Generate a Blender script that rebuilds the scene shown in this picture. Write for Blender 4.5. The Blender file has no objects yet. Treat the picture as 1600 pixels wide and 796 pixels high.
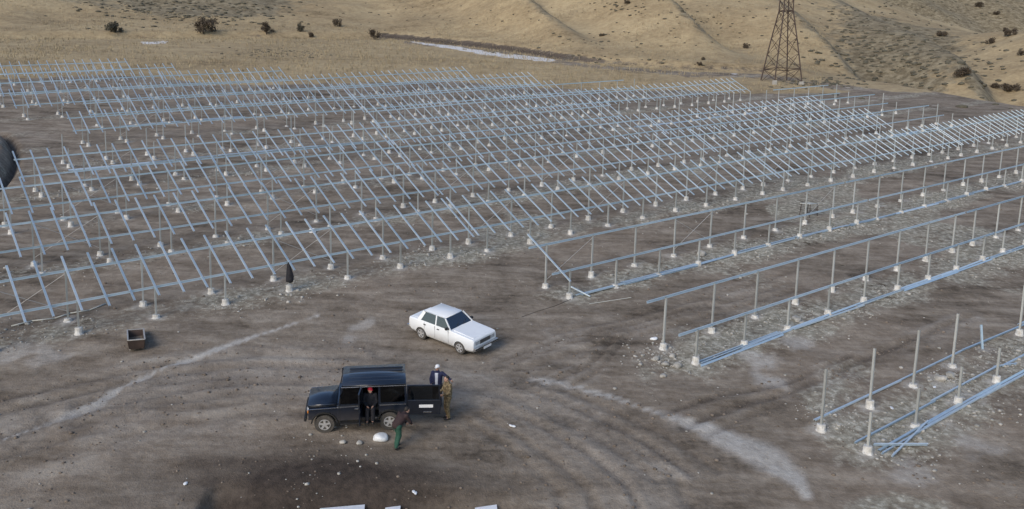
import bpy, bmesh, math, random
import numpy as np
from mathutils import Vector, Matrix, Quaternion
random.seed(7); RNG = np.random.default_rng(11)
scene = bpy.context.scene
COL = scene.collection
R = math.radians

# ------------------------------------------------------------------ camera, sky, sun, exposure
S = 1.4                                   # metres per survey unit
F_PX, PITCH, ROLL = 1262.57, 0.148732, 0.026063
CAM_Z = 12.0 * S
_c, _s, _cr, _sr = math.cos(PITCH), math.sin(PITCH), math.cos(ROLL), math.sin(ROLL)
_U = Vector((0, _s, _c)); _F = Vector((0, _c, -_s)); _X = Vector((1, 0, 0))
_right = _X * _cr + _U * _sr; _up = -_X * _sr + _U * _cr
cam_d = bpy.data.cameras.new('camera'); cam = bpy.data.objects.new('camera', cam_d); COL.objects.link(cam)
m3 = Matrix((_right, _up, -_F)).transposed()
cam.matrix_world = Matrix.Translation((0, 0, CAM_Z)) @ m3.to_4x4()
cam_d.sensor_width = 36; cam_d.lens = F_PX / 1600 * 36; cam_d.clip_start = 0.5; cam_d.clip_end = 5000
scene.camera = cam

SUN_EL, SUN_AZ = R(30), R(215)            # azimuth clockwise from +Y (north): light from behind the camera, left
world = bpy.data.worlds.new('World'); scene.world = world; world.use_nodes = True
wn = world.node_tree.nodes; wl = world.node_tree.links
sky = wn.new('ShaderNodeTexSky'); sky.sky_type = 'NISHITA'; sky.sun_disc = False
sky.sun_elevation = SUN_EL; sky.sun_rotation = SUN_AZ; sky.altitude = 1500; sky.dust_density = 2.5; sky.ozone_density = 1.0
bg = wn['Background']; bg.inputs[1].default_value = 0.15
wl.new(sky.outputs[0], bg.inputs[0])
sun_d = bpy.data.lights.new('sun', 'SUN'); sun_d.energy = 1.5; sun_d.angle = R(32); sun_d.color = (1.0, 0.90, 0.77)
sun = bpy.data.objects.new('sun', sun_d); COL.objects.link(sun)
sd = Vector((math.sin(SUN_AZ) * math.cos(SUN_EL), math.cos(SUN_AZ) * math.cos(SUN_EL), math.sin(SUN_EL)))
sun.rotation_euler = (-sd).to_track_quat('-Z', 'Y').to_euler()
sun.location = sd * 100
vs = scene.view_settings; vs.view_transform = 'Standard'; vs.look = 'None'; vs.exposure = 0.33; vs.gamma = 1.0
vs.use_curve_mapping = False

# ------------------------------------------------------------------ helpers
def tag(o, label=None, cat=None, group=None, kind=None):
    if label: o['label'] = label
    if cat: o['category'] = cat
    if group: o['group'] = group
    if kind: o['kind'] = kind
    return o
def link(name, data, parent=None, mat=None):
    o = bpy.data.objects.new(name, data); COL.objects.link(o)
    if parent is not None: o.parent = parent
    if mat is not None and data is not None and not data.materials: data.materials.append(mat)
    return o
def empty(name, loc=(0, 0, 0), mw=None):
    o = bpy.data.objects.new(name, None); COL.objects.link(o); o.empty_display_size = 0.3
    if mw is not None: o.matrix_basis = mw
    else: o.location = loc
    return o
def bm_mesh(bm, name='mesh', smooth=False):
    me = bpy.data.meshes.new(name); bmesh.ops.recalc_face_normals(bm, faces=bm.faces[:]); bm.to_mesh(me); bm.free()
    if smooth: me.polygons.foreach_set('use_smooth', [True] * len(me.polygons))
    return me
def build(name, bm, mat, parent=None, smooth=False):
    return link(name, bm_mesh(bm, name, smooth), parent, mat)
def hull8(bm, pts):
    vsx = [bm.verts.new(p) for p in pts]          # 0-3 bottom ring, 4-7 top ring
    for f in ((3, 2, 1, 0), (4, 5, 6, 7), (0, 1, 5, 4), (1, 2, 6, 5), (2, 3, 7, 6), (3, 0, 4, 7)):
        bm.faces.new([vsx[i] for i in f])
    return vsx
def box(bm, x0, x1, y0, y1, z0, z1, bev=0.0, tx0=0, tx1=0, ty=0):
    vv = hull8(bm, [(x0, y0, z0), (x1, y0, z0), (x1, y1, z0), (x0, y1, z0),
                    (x0 + tx0, y0 + ty, z1), (x1 - tx1, y0 + ty, z1), (x1 - tx1, y1 - ty, z1), (x0 + tx0, y1 - ty, z1)])
    if bev:
        es = list({e for v in vv for e in v.link_edges})
        bmesh.ops.bevel(bm, geom=es, offset=bev, segments=2, profile=0.6, affect='EDGES')
def bar(bm, p, q, a, b=None, up=(0, 0, 1)):
    p, q = Vector(p), Vector(q); b = b or a
    d = (q - p).normalized(); s = d.cross(Vector(up))
    if s.length < 1e-4: s = d.cross(Vector((1, 0, 0)))
    s.normalize(); t = s.cross(d)
    s *= a / 2; t *= b / 2
    hull8(bm, [p - s - t, p + s - t, p + s + t, p - s + t, q - s - t, q + s - t, q + s + t, q - s + t])
def cyl(bm, p, q, r0, r1=None, n=12, cap=True):
    p, q = Vector(p), Vector(q); r1 = r0 if r1 is None else r1
    d = (q - p).normalized(); a = d.orthogonal().normalized(); b = d.cross(a)
    A = [bm.verts.new(p + (a * math.cos(2 * math.pi * i / n) + b * math.sin(2 * math.pi * i / n)) * r0) for i in range(n)]
    B = [bm.verts.new(q + (a * math.cos(2 * math.pi * i / n) + b * math.sin(2 * math.pi * i / n)) * r1) for i in range(n)]
    for i in range(n): bm.faces.new((A[i], A[(i + 1) % n], B[(i + 1) % n], B[i]))
    if cap: bm.faces.new(A[::-1]); bm.faces.new(B)
def ell(bm, c, r, rot=None, sub=2):
    g = bmesh.ops.create_icosphere(bm, subdivisions=sub, radius=1.0)
    M = Matrix.Translation(c) @ (rot.to_4x4() if rot else Matrix.Identity(4)) @ Matrix.Diagonal((r[0], r[1], r[2], 1))
    bmesh.ops.transform(bm, matrix=M, verts=g['verts'])
def caps(bm, p, q, r0, r1):
    p, q = Vector(p), Vector(q)
    cyl(bm, p, q, r0, r1, 10); ell(bm, p, (r0,) * 3, sub=1 if r0 < .03 else 2); ell(bm, q, (r1,) * 3, sub=1 if r1 < .03 else 2)
def axes_matrix(o, x, y, z):
    return Matrix(((x[0], y[0], z[0], o[0]), (x[1], y[1], z[1], o[1]), (x[2], y[2], z[2], o[2]), (0, 0, 0, 1)))

# value noise
def _h(i, j, seed):
    n = (i * 374761393 + j * 668265263 + seed * 974711) & 0xffffffff
    n = ((n ^ (n >> 13)) * 1274126177) & 0xffffffff
    return ((n ^ (n >> 16)) & 0xffff) / 65535.0
def vnoise(x, y, seed=0):
    x = np.asarray(x, float); y = np.asarray(y, float)
    xi = np.floor(x).astype(np.int64); yi = np.floor(y).astype(np.int64)
    fx = x - xi; fy = y - yi; fx = fx * fx * (3 - 2 * fx); fy = fy * fy * (3 - 2 * fy)
    a = _h(xi, yi, seed); b = _h(xi + 1, yi, seed); c = _h(xi, yi + 1, seed); d = _h(xi + 1, yi + 1, seed)
    return (a * (1 - fx) + b * fx) * (1 - fy) + (c * (1 - fx) + d * fx) * fy
def fbm(x, y, oct=4, seed=0):
    r = 0; amp = 0.5; tot = 0
    for o in range(oct):
        r = r + amp * vnoise(x * 2 ** o + 17.3 * o, y * 2 ** o - 9.1 * o, seed + o); tot += amp; amp *= .5
    return r / tot
def sstep(a, b, x):
    t = np.clip((x - a) / (b - a), 0, 1); return t * t * (3 - 2 * t)

# ------------------------------------------------------------------ terrain
GX, GY = -0.0083803, 0.19259288
PHI = 0.6267339827
uu = np.array([math.cos(PHI), math.sin(PHI)]); vv_ = np.array([-math.sin(PHI), math.cos(PHI)])
def ray(x, y):
    xr = (x - 800) / F_PX; ur = -(y - 398) / F_PX
    X = xr * _cr - ur * _sr; up = xr * _sr + ur * _cr
    return np.array([X, _c + up * _s, -_s + up * _c])
DZ = [(18.7,29.4,0.0),(40,29.4,.02),(61.2,29.4,-.09),(21.5,36,-.1),(23.9,42.2,-.14),(24.7,48.5,-.24),(27.4,54.8,-.32),(30.7,68.6,-.39),
 (28.8,62.3,-.4),(26.5,74.8,-.44),(18.3,81.1,-.18),(42.3,36,0),(17.7,93.6,-.33),(20.8,87.3,-.35),(29.3,81.1,-.15),(47,74.8,-.14),(51.1,68.6,-.35),
 (58.9,62.3,-.33),(67.9,56.1,-.25),(45.6,49.8,-.12),(66.5,49.8,.05),(75.7,49.8,-.05),(64,43.6,0),(73.7,43.6,-.03),(62.7,37.3,-.04),(72.2,37.3,.03),
 (4.2,49.8,-.2),(6.9,56.1,-.22),(16.5,56.1,-.28),(8.4,62.3,-.39),(10.6,67.2,-.47),(6.1,73.5,-.42),(2.6,43.6,-.12),(5.4,81.1,-.33),(5.8,87.3,-.31),
 (6.3,93.6,-.32),(16.5,49.8,-.25),(14.4,43.6,-.11),(25.1,49.8,-.16),(40.7,74.8,-.32),(37.3,68.6,-.4),(33.9,62.3,-.4),(30.5,56.1,-.3),(49.1,68.6,-.29),
 (44.6,62.3,-.28),(40.2,56.1,-.14),(55,56.1,-.17),(35.7,49.8,-.12),(24.8,74.8,-.44),(22.7,68.6,-.39),(1.7,30.7,-.09),(2.2,37.3,-.08),(71.7,29.4,.02),
 (10,25,0),(20,22,0),(30,20,0),(45,18,-.05),(10,15,0),(25,11,0),(35,10,0),(55,22,-.05),(5,20,0),(60,15,0)]
DZA = np.array(DZ)
def delta(x, y):
    s = (x * uu[0] + y * uu[1]) / S; t = (x * vv_[0] + y * vv_[1]) / S
    num = np.zeros_like(s); den = np.full_like(s, 0.02)
    for a, b, d in DZA:
        w = np.exp(-((s - a) ** 2 + (t - b) ** 2) / (2 * 5.5 ** 2)); num = num + w * d; den = den + w
    return num / den * S
COLX = np.array([-3000, -900, -300, 0, 400, 600, 780, 880, 1080, 1200, 1300, 1450, 1600, 1900, 2600, 5000], float)
COLA = np.array([ray(x, 80)[0] / ray(x, 80)[1] for x in COLX])
YB = np.array([120, 150, 165, 171, 192, 204, 184, 171, 158, 160, 150, 136, 122, 116, 112, 105], float)
YR = np.array([-150, -150, -150, -150, -150, -150, -150, -140, -110, -64, -28, 28, 68, 60, 0, -50], float)
YC = np.array([320, 320, 320, 320, 330, 335, 330, 320, 300, 290, 285, 275, 262, 255, 250, 250], float)
DIP = np.array([0, 0, 0, 0, 0, 0, 0, 0, 0, 1.0, 3.5, 6.0, 7, 7, 6, 5], float)
ZR = []
for x, y, d in zip(COLX, YR, YC):
    D = ray(x, y); ZR.append(CAM_Z + D[2] / D[1] * d)
ZR = np.array(ZR)
def polyd(x, y, pts):
    """distance to a polyline and the fraction along it"""
    best = np.full_like(x, 1e9); fr = np.zeros_like(x); n = len(pts) - 1
    for i in range(n):
        ax, ay = pts[i]; bx, by = pts[i + 1]; dx, dy = bx - ax, by - ay
        t = np.clip(((x - ax) * dx + (y - ay) * dy) / (dx * dx + dy * dy), 0, 1)
        d = np.hypot(x - ax - t * dx, y - ay - t * dy); mk = d < best
        best = np.where(mk, d, best); fr = np.where(mk, (i + t) / n, fr)
    return best, fr
def plane_px(x, y):
    D = ray(x, y); k = -CAM_Z / (D[2] - GX * D[0] - GY * D[1]); return (D[0] * k, D[1] * k)
def PP(*a): return [plane_px(x, y) for x, y in a]
DITCH = PP((-60, 330), (0, 285), (17, 262), (24, 240), (20, 218), (4, 200), (-40, 196))
def family(A, B, n, wm=1.0):
    out = []; rn = random.Random(len(A) * n)
    for k in range(n):
        f = (k + rn.uniform(-.45, .45)) / (n - 1); pts = [(a[0] + (b[0] - a[0]) * f, a[1] + (b[1] - a[1]) * f) for a, b in zip(A, B)]
        i0 = rn.choice((0, 0, 1)); i1 = len(pts) - rn.choice((0, 0, 1)); out.append((PP(*pts[i0:i1]), rn.uniform(.4, 1.0), wm * rn.uniform(.11, .24)))
    return out
TRACKS = family([(-80, 640), (120, 596), (260, 566), (400, 552), (560, 556), (700, 566)], [(-80, 760), (120, 700), (260, 660), (400, 640), (480, 640), (520, 650)], 8, 1.7) \
    + family([(700, 572), (820, 590), (920, 622), (1040, 680), (1130, 740), (1190, 830)], [(690, 640), (740, 655), (800, 690), (850, 730), (890, 770), (910, 830)], 7, 1.15) \
    + family([(760, 556), (860, 516), (980, 492), (1100, 462), (1250, 418)], [(800, 580), (900, 548), (1000, 522), (1110, 492), (1250, 452)], 4) \
    + family([(1020, 640), (1120, 610), (1230, 596), (1330, 552), (1500, 480)], [(1090, 680), (1150, 650), (1230, 625), (1340, 575), (1520, 500)], 3) \
    + [(PP((850, 600), (900, 580), (935, 560), (960, 525)), .7, .15), (PP((880, 610), (920, 588), (950, 562), (985, 520)), .6, .14), (PP((560, 540), (640, 575), (760, 560)), .5, .14)]
PALE_L = PP((10, 684), (70, 664), (110, 650), (150, 634), (190, 606), (270, 570), (310, 556), (400, 524), (500, 492))
PALE_R = PP((830, 592), (905, 606), (960, 622), (1010, 640), (1080, 664), (1140, 690), (1200, 718), (1235, 745), (1260, 775))
PIT = PP((342, 748), (560, 742), (700, 762), (760, 860), (342, 860))
pitA, pitB = plane_px(342, 746), plane_px(342, 900)
def base_info(x, y):
    a = np.clip(x / np.maximum(y, 5.0), COLA[0], COLA[-1])
    return a, np.interp(a, COLA, COLX), np.interp(a, COLA, YB), np.interp(a, COLA, YC), np.interp(a, COLA, ZR), np.interp(a, COLA, DIP)
ROWT = {-3: 10.96, -2: 17.0, -1: 23.25, 0: 29.40, 1: 36.0}
for _i in range(2, 11): ROWT[_i] = 36.0 + (_i - 1) * 6.25
W_ROW = 1.3152
def terrain(x, y):
    x = np.asarray(x, float); y = np.asarray(y, float)
    a, X, yb, yc, zr, dip = base_info(x, y)
    yb = yb + 7 * (fbm(a * 9 + 3, a * 2, 3, 5) - .5)
    dl = delta(x, y)
    yn = np.minimum(y, yb)
    base = GX * x + GY * yn + dl
    zb = GX * x + GY * yb + dl
    n = np.clip((y - yb) / (yc - yb), 0, 1.0)
    # spurs running down to the right
    q = (X + 470 * n) / 245 + .25 * (fbm(x / 60, y / 60, 2, 31) - .5); fq = q - np.floor(q)
    saw = np.where(fq < .72, sstep(0, .72, fq), 1 - sstep(.72, 1, fq))
    side = sstep(650, 850, X)
    spur = 8.0 * saw * side * sstep(0.02, .25, n) * (1 - n)
    rel = (fbm(x / 45, y / 45, 4, 3) - .5) * 9 * sstep(0, .35, n) * (1 - .85 * n) + (fbm(x / 9, y / 9, 3, 9) - .5) * 1.1 * sstep(0, .1, n)
    hill = zb + (zr - zb) * (0.55 * n + .45 * n ** 1.6) - dip * np.exp(-((n - .16) / .12) ** 2) * (n > 0) * sstep(0, .06, n) + spur + rel
    # nose of the neighbouring spur, far right
    hill = hill + 5.5 * np.exp(-((X - 1640) / 95) ** 2 - ((y - 212) / 24) ** 2)
    z = np.where(y > yb, hill, base)
    over = np.maximum(y - yc, 0)
    back = np.where(over < 55, -.28 * over, -.28 * 55 + .56 * (over - 55)) + (fbm(x / 50, y / 50, 4, 21) - .5) * 14 * sstep(0, 60, over)
    z = z + np.where(y > yc, back, 0)
    # cut bank of the track at the foot of the hill
    e = y - yb
    z = z + 0.9 * sstep(-2.6, 1.4, e) * sstep(-150, 50, X) * (1 - sstep(1240, 1300, X)) - .5 * np.exp(-((e + 3) / 3) ** 2) * (1 - sstep(1240, 1300, X))
    # gentle undulation, clods
    near = (y < 135)
    z = z + (fbm(x / 9, y / 9, 3, 40) - .5) * .22
    z = z + (fbm(x / 1.1, y / 1.1, 3, 50) - .5) * .09
    # excavation at the left edge
    d, fr = polyd(x, y, DITCH)
    z = z - .7 * np.exp(-(d / .3) ** 2)
    lx = x - np.interp(y, [DITCH[i][1] for i in range(1, 6)], [DITCH[i][0] for i in range(1, 6)])
    mound = sstep(-.15, -1.5, lx) * sstep(DITCH[1][1] - 3, DITCH[1][1] + 2, y) * (1 - sstep(DITCH[5][1] - 3, DITCH[5][1] + 1, y))
    z = z + .9 * mound * (.45 + 1.1 * fbm(x / .9, y / .9, 4, 60))
    # pit in front
    px0 = pitA[0]; py0 = pitA[1] + .7 * (fbm(x / 2.5, x * 0 + 2, 2, 70) - .5)
    pit = sstep(px0 - .15, px0 + .25, x) * (1 - sstep(px0 + 7.5, px0 + 12, x)) * sstep(py0 + .1, py0 - 2.0, y) * sstep(8, 14, y)
    z = z - .95 * pit * (.8 + .5 * fbm(x / 1.5, y / 1.5, 3, 71))
    # wheel ruts
    nr = (y > 18) & (y < 62) & (np.abs(x) < 45)
    if nr.any():
        xx, yy = x[nr], y[nr]; dz_ = np.zeros_like(xx)
        for tr, st, wd_ in TRACKS:
            d, fr = polyd(xx, yy, tr)
            dz_ = dz_ + st * (-.075 * np.exp(-(d / wd_) ** 2) + .05 * np.exp(-((d - 2.1 * wd_) / wd_) ** 2))
        z = z.copy(); z[nr] = z[nr] + dz_
    return z
def Tz(x, y): return float(terrain(np.array([x], float), np.array([y], float))[0])
def tnormal(x, y, e=1.2):
    return Vector((-(Tz(x + e, y) - Tz(x - e, y)) / (2 * e), -(Tz(x, y + e) - Tz(x, y - e)) / (2 * e), 1)).normalized()
def ground_px(px, py):
    """point of the ground seen at a pixel of the survey photograph"""
    D = ray(px, py); k = np.linspace(8, 520, 2600)
    P = D[None, :] * k[:, None]; z = terrain(P[:, 0], P[:, 1]); f = P[:, 2] + CAM_Z - z
    i = int(np.argmax(f < 0))
    if i == 0: i = 1
    t = f[i - 1] / (f[i - 1] - f[i]); kk = k[i - 1] + t * (k[i] - k[i - 1]); p = D * kk
    return Vector((p[0], p[1], Tz(p[0], p[1])))

# ------------------------------------------------------------------ materials
def nodes(name):
    m = bpy.data.materials.new(name); m.use_nodes = True; nt = m.node_tree
    return m, nt, nt.nodes['Principled BSDF']
def rgba(c): return (c[0], c[1], c[2], 1)
def noise(nt, scale, detail=4, rough=.6, coord=None, dim='3D'):
    n = nt.nodes.new('ShaderNodeTexNoise'); n.inputs['Scale'].default_value = scale; n.inputs['Detail'].default_value = detail
    n.inputs['Roughness'].default_value = rough
    if coord is not None: nt.links.new(coord, n.inputs['Vector'])
    return n.outputs[0]
def ramp(nt, fac, stops):
    r = nt.nodes.new('ShaderNodeValToRGB'); e = r.color_ramp.elements
    e[0].position, e[0].color = stops[0][0], rgba(stops[0][1]); e[1].position, e[1].color = stops[-1][0], rgba(stops[-1][1])
    for p, c in stops[1:-1]:
        k = e.new(p); k.color = rgba(c)
    nt.links.new(fac, r.inputs[0]); return r.outputs[0]
def mixc(nt, fac, a, b):
    m = nt.nodes.new('ShaderNodeMix'); m.data_type = 'RGBA'
    for sck, val in ((m.inputs[0], fac), (m.inputs[6], a), (m.inputs[7], b)):
        if isinstance(val, tuple): sck.default_value = rgba(val)
        elif isinstance(val, (int, float)): sck.default_value = val
        else: nt.links.new(val, sck)
    return m.outputs[2]
def math_(nt, op, a, b=None, clamp=False):
    m = nt.nodes.new('ShaderNodeMath'); m.operation = op; m.use_clamp = clamp
    for i, val in enumerate((a, b)):
        if val is None: continue
        if isinstance(val, (int, float)): m.inputs[i].default_value = val
        else: nt.links.new(val, m.inputs[i])
    return m.outputs[0]
def bump(nt, bsdf, h, dist, strength=1.0):
    b = nt.nodes.new('ShaderNodeBump'); b.inputs['Distance'].default_value = dist; b.inputs['Strength'].default_value = strength
    nt.links.new(h, b.inputs['Height']); nt.links.new(b.outputs[0], bsdf.inputs['Normal'])
def simple(name, c1, c2, scale=8, rough=.7, metal=0.0, bmp=0.0, coat=0.0, spec=None, detail=4):
    m, nt, b = nodes(name)
    tc = nt.nodes.new('ShaderNodeTexCoord').outputs['Object']
    nz = noise(nt, scale, detail, .6, tc)
    nt.links.new(ramp(nt, nz, [(.3, c1), (.7, c2)]), b.inputs['Base Color'])
    b.inputs['Roughness'].default_value = rough; b.inputs['Metallic'].default_value = metal
    b.inputs['Coat Weight'].default_value = coat; b.inputs['Coat Roughness'].default_value = .08
    if spec is not None: b.inputs['Specular IOR Level'].default_value = spec
    if bmp: bump(nt, b, nz, bmp)
    return m
def make_ground():
    m, nt, b = nodes('ground_soil'); L = nt.links
    geo = nt.nodes.new('ShaderNodeNewGeometry').outputs['Position']
    def att(n):
        a = nt.nodes.new('ShaderNodeAttribute'); a.attribute_name = n; return a.outputs['Fac']
    n0 = noise(nt, .09, 5, .6, geo); n1 = noise(nt, .55, 6, .65, geo); n2 = noise(nt, 3.2, 5, .7, geo); n3 = noise(nt, 17, 3, .6, geo)
    mp = nt.nodes.new('ShaderNodeMapping'); mp.inputs['Rotation'].default_value = (0, 0, -PHI); mp.inputs['Scale'].default_value = (.22, 1.0, 1.0); L.new(geo, mp.inputs['Vector'])
    n4 = noise(nt, 1.1, 6, .65, mp.outputs[0])
    mixn = math_(nt, 'ADD', math_(nt, 'ADD', math_(nt, 'MULTIPLY', n0, .2), math_(nt, 'MULTIPLY', n4, .35)), math_(nt, 'ADD', math_(nt, 'MULTIPLY', n1, .25), math_(nt, 'MULTIPLY', n2, .2)))
    soil = ramp(nt, mixn, [(.40, (.082, .066, .049)), (.46, (.168, .137, .105)), (.52, (.236, .197, .154)), (.60, (.345, .300, .243))])
    ruddy = ramp(nt, n0, [(.45, (0, 0, 0)), (.62, (1, 1, 1))])
    soil = mixc(nt, math_(nt, 'MULTIPLY', ruddy, .14), soil, (.210, .148, .106))
    # pale crushed rock
    gr = ramp(nt, n2, [(.32, (.15, .135, .102)), (.5, (.285, .264, .210)), (.66, (.50, .472, .395))])
    pm = math_(nt, 'MULTIPLY', att('pale'), math_(nt, 'SUBTRACT', math_(nt, 'MULTIPLY', math_(nt, 'ADD', n1, n2), 2.2), 1.1), True)
    pm = ramp(nt, pm, [(.30, (0, 0, 0)), (.50, (.55, .55, .55)), (.80, (1, 1, 1))])
    col = mixc(nt, pm, soil, gr)
    # dried grey silt
    sm = math_(nt, 'MULTIPLY', att('silt'), math_(nt, 'ADD', .45, n1), True)
    col = mixc(nt, sm, col, ramp(nt, n2, [(.3, (.34, .315, .28)), (.7, (.52, .495, .455))]))
    # darker soil in the pit, ditch, ruts and bank
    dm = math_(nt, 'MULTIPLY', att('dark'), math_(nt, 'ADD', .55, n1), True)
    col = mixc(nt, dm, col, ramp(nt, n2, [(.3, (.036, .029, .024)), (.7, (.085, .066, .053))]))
    # dry grass
    g0 = noise(nt, .045, 5, .6, geo); g1 = noise(nt, 1.3, 4, .7, geo)
    mp2 = nt.nodes.new('ShaderNodeMapping'); mp2.inputs['Rotation'].default_value = (0, 0, .18); mp2.inputs['Scale'].default_value = (.16, 1.0, .5); L.new(geo, mp2.inputs['Vector'])
    g0 = math_(nt, 'ADD', math_(nt, 'MULTIPLY', g0, .5), math_(nt, 'MULTIPLY', noise(nt, .16, 5, .65, mp2.outputs[0]), .5))
    gm = math_(nt, 'ADD', math_(nt, 'MULTIPLY', g0, .5), math_(nt, 'ADD', math_(nt, 'MULTIPLY', n1, .25), math_(nt, 'MULTIPLY', g1, .25)))
    grass = ramp(nt, gm, [(.37, (.155, .116, .066)), (.46, (.300, .230, .136)), (.55, (.400, .314, .188)), (.66, (.51, .412, .256))])
    ga = math_(nt, 'ADD', att('grass'), math_(nt, 'MULTIPLY', math_(nt, 'SUBTRACT', n1, .5), .9))
    gmask = ramp(nt, ga, [(.40, (0, 0, 0)), (.58, (1, 1, 1))])
    col = mixc(nt, gmask, col, grass)
    # rocky scrub on the hillside, plus painted shade on the spurs' right flanks
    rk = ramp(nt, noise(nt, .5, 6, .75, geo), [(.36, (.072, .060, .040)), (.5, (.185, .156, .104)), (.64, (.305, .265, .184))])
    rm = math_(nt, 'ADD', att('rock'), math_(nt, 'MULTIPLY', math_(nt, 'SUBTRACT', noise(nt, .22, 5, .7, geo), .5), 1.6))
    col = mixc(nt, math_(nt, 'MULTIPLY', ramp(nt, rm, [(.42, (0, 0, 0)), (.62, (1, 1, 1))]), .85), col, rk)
    # snow lying in the track cutting
    sn = math_(nt, 'ADD', att('snow'), math_(nt, 'MULTIPLY', math_(nt, 'SUBTRACT', noise(nt, .35, 4, .6, geo), .5), 1.3))
    col = mixc(nt, ramp(nt, sn, [(.5, (0, 0, 0)), (.62, (1, 1, 1))]), col, (.62, .61, .60))
    L.new(col, b.inputs['Base Color']); b.inputs['Roughness'].default_value = .95; b.inputs['Specular IOR Level'].default_value = .15
    hh = math_(nt, 'ADD', math_(nt, 'MULTIPLY', n2, .7), math_(nt, 'MULTIPLY', n3, .3))
    bump(nt, b, hh, .10, .8)
    return m
M_GROUND = make_ground()
def make_steel(name, c1, c2, rough, metal):
    m, nt, b = nodes(name)
    geo = nt.nodes.new('ShaderNodeNewGeometry').outputs['Position']
    n = noise(nt, 3.0, 4, .7, geo); sp = noise(nt, 40, 2, .5, geo)
    rnd = nt.nodes.new('ShaderNodeObjectInfo').outputs['Random']
    k = math_(nt, 'ADD', math_(nt, 'MULTIPLY', n, .5), math_(nt, 'ADD', math_(nt, 'MULTIPLY', sp, .2), math_(nt, 'MULTIPLY', rnd, .3)))
    nt.links.new(ramp(nt, k, [(.25, c1), (.75, c2)]), b.inputs['Base Color'])
    nt.links.new(math_(nt, 'ADD', rough - .14, math_(nt, 'MULTIPLY', math_(nt, 'ADD', n, rnd), .15)), b.inputs['Roughness'])
    b.inputs['Metallic'].default_value = metal
    return m
M_RAIL = make_steel('galvanised_rail', (.40, .515, .60), (.67, .75, .80), .36, .5)
M_POST = make_steel('galvanised_post', (.30, .31, .295), (.44, .45, .43), .5, .3)
M_BRACE = make_steel('brace_rod', (.42, .39, .35), (.55, .52, .48), .5, .5)
M_CONC = simple('footing_concrete', (.36, .345, .31), (.72, .71, .68), 4, .9, bmp=.015)
M_WHITE = simple('white_paint', (.78, .80, .82), (.83, .85, .86), 3, .35, coat=.5)
M_BLACK = simple('black_paint', (.006, .010, .020), (.010, .016, .030), 3, .28, coat=1.0)
def dusty(m, top, amount, dust=(.22, .185, .15)):
    nt = m.node_tree; b = nt.nodes['Principled BSDF']; old = b.inputs['Base Color'].links[0].from_socket
    tc = nt.nodes.new('ShaderNodeTexCoord').outputs['Object']; sp = nt.nodes.new('ShaderNodeSeparateXYZ'); nt.links.new(tc, sp.inputs[0])
    mr = nt.nodes.new('ShaderNodeMapRange'); mr.inputs['From Min'].default_value = top; mr.inputs['From Max'].default_value = top * .35; nt.links.new(sp.outputs['Z'], mr.inputs['Value'])
    f = math_(nt, 'MULTIPLY', mr.outputs[0], math_(nt, 'MULTIPLY', noise(nt, 3, 5, .7, tc), amount * 2), True)
    nt.links.new(mixc(nt, f, old, dust), b.inputs['Base Color'])
dusty(M_WHITE, .75, .45); dusty(M_BLACK, 1.0, .22)
M_DOOR = simple('door_paint', (.006, .009, .016), (.010, .014, .024), 3, .3, coat=1.0)
M_CLOD = simple('soil_clod', (.085, .066, .050), (.24, .195, .155), .9, .95)
M_TRIM = simple('dark_trim', (.012, .012, .013), (.022, .022, .022), 20, .6)
M_CHROME = simple('chrome', (.55, .56, .58), (.68, .69, .70), 20, .2, metal=.9)
M_TYRE = simple('tyre_rubber', (.045, .042, .038), (.10, .09, .078), 14, .9)
M_ALLOY = simple('alloy', (.50, .50, .50), (.65, .65, .65), 10, .4, metal=.5)
M_LAMP = simple('lamp_glass', (.26, .28, .30), (.42, .44, .46), 30, .1, coat=.8)
M_RED = simple('red_lens', (.30, .02, .02), (.40, .03, .03), 30, .2)
M_ORANGE = simple('orange_lens', (.6, .2, .03), (.7, .25, .04), 30, .2)
M_PLATE = simple('number_plate', (.74, .74, .74), (.82, .82, .82), 12, .4)
M_SEAT = simple('seat_fabric', (.03, .03, .032), (.06, .058, .055), 15, .9)
def make_glass(name, tint, add):
    m, nt, b = nodes(name)
    out = nt.nodes['Material Output']
    gl = nt.nodes.new('ShaderNodeBsdfGlossy'); gl.inputs['Roughness'].default_value = .03; gl.inputs['Color'].default_value = (.9, .95, 1, 1)
    tr = nt.nodes.new('ShaderNodeBsdfTransparent'); tr.inputs['Color'].default_value = (tint, tint * 1.1, tint * 1.18, 1)
    fr = nt.nodes.new('ShaderNodeFresnel'); fr.inputs['IOR'].default_value = 1.6
    mx = nt.nodes.new('ShaderNodeMixShader')
    nt.links.new(math_(nt, 'ADD', math_(nt, 'MULTIPLY', fr.outputs[0], 1.1), add, True), mx.inputs[0]); nt.links.new(tr.outputs[0], mx.inputs[1]); nt.links.new(gl.outputs[0], mx.inputs[2])
    nt.links.new(mx.outputs[0], out.inputs['Surface'])
    return m
M_GLASS = make_glass('windscreen_glass', .36, .15)
M_GLASS_SIDE = make_glass('side_glass', .24, .035)
M_RUST = simple('rusty_steel', (.032, .022, .018), (.085, .055, .042), 1.5, .8, bmp=.004)
M_STONE = simple('pale_stone', (.21, .205, .185), (.50, .48, .44), 2.2, .95, bmp=.03)
M_BARK = simple('bark', (.03, .024, .02), (.07, .055, .042), 12, .95)
M_LEAF = simple('dry_foliage', (.055, .042, .031), (.115, .090, .062), .7, .9)
M_LEAF2 = simple('grey_scrub', (.055, .052, .038), (.12, .11, .08), .7, .9)
M_STRAW = simple('straw', (.22, .175, .105), (.42, .345, .22), .4, .9)
M_SKIN = simple('skin', (.42, .24, .17), (.50, .30, .22), 12, .6)
M_HAIR = simple('dark_hair', (.012, .010, .009), (.03, .024, .02), 30, .7)
M_BOOT = simple('dark_boot', (.012, .011, .010), (.03, .027, .024), 14, .6)
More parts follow.
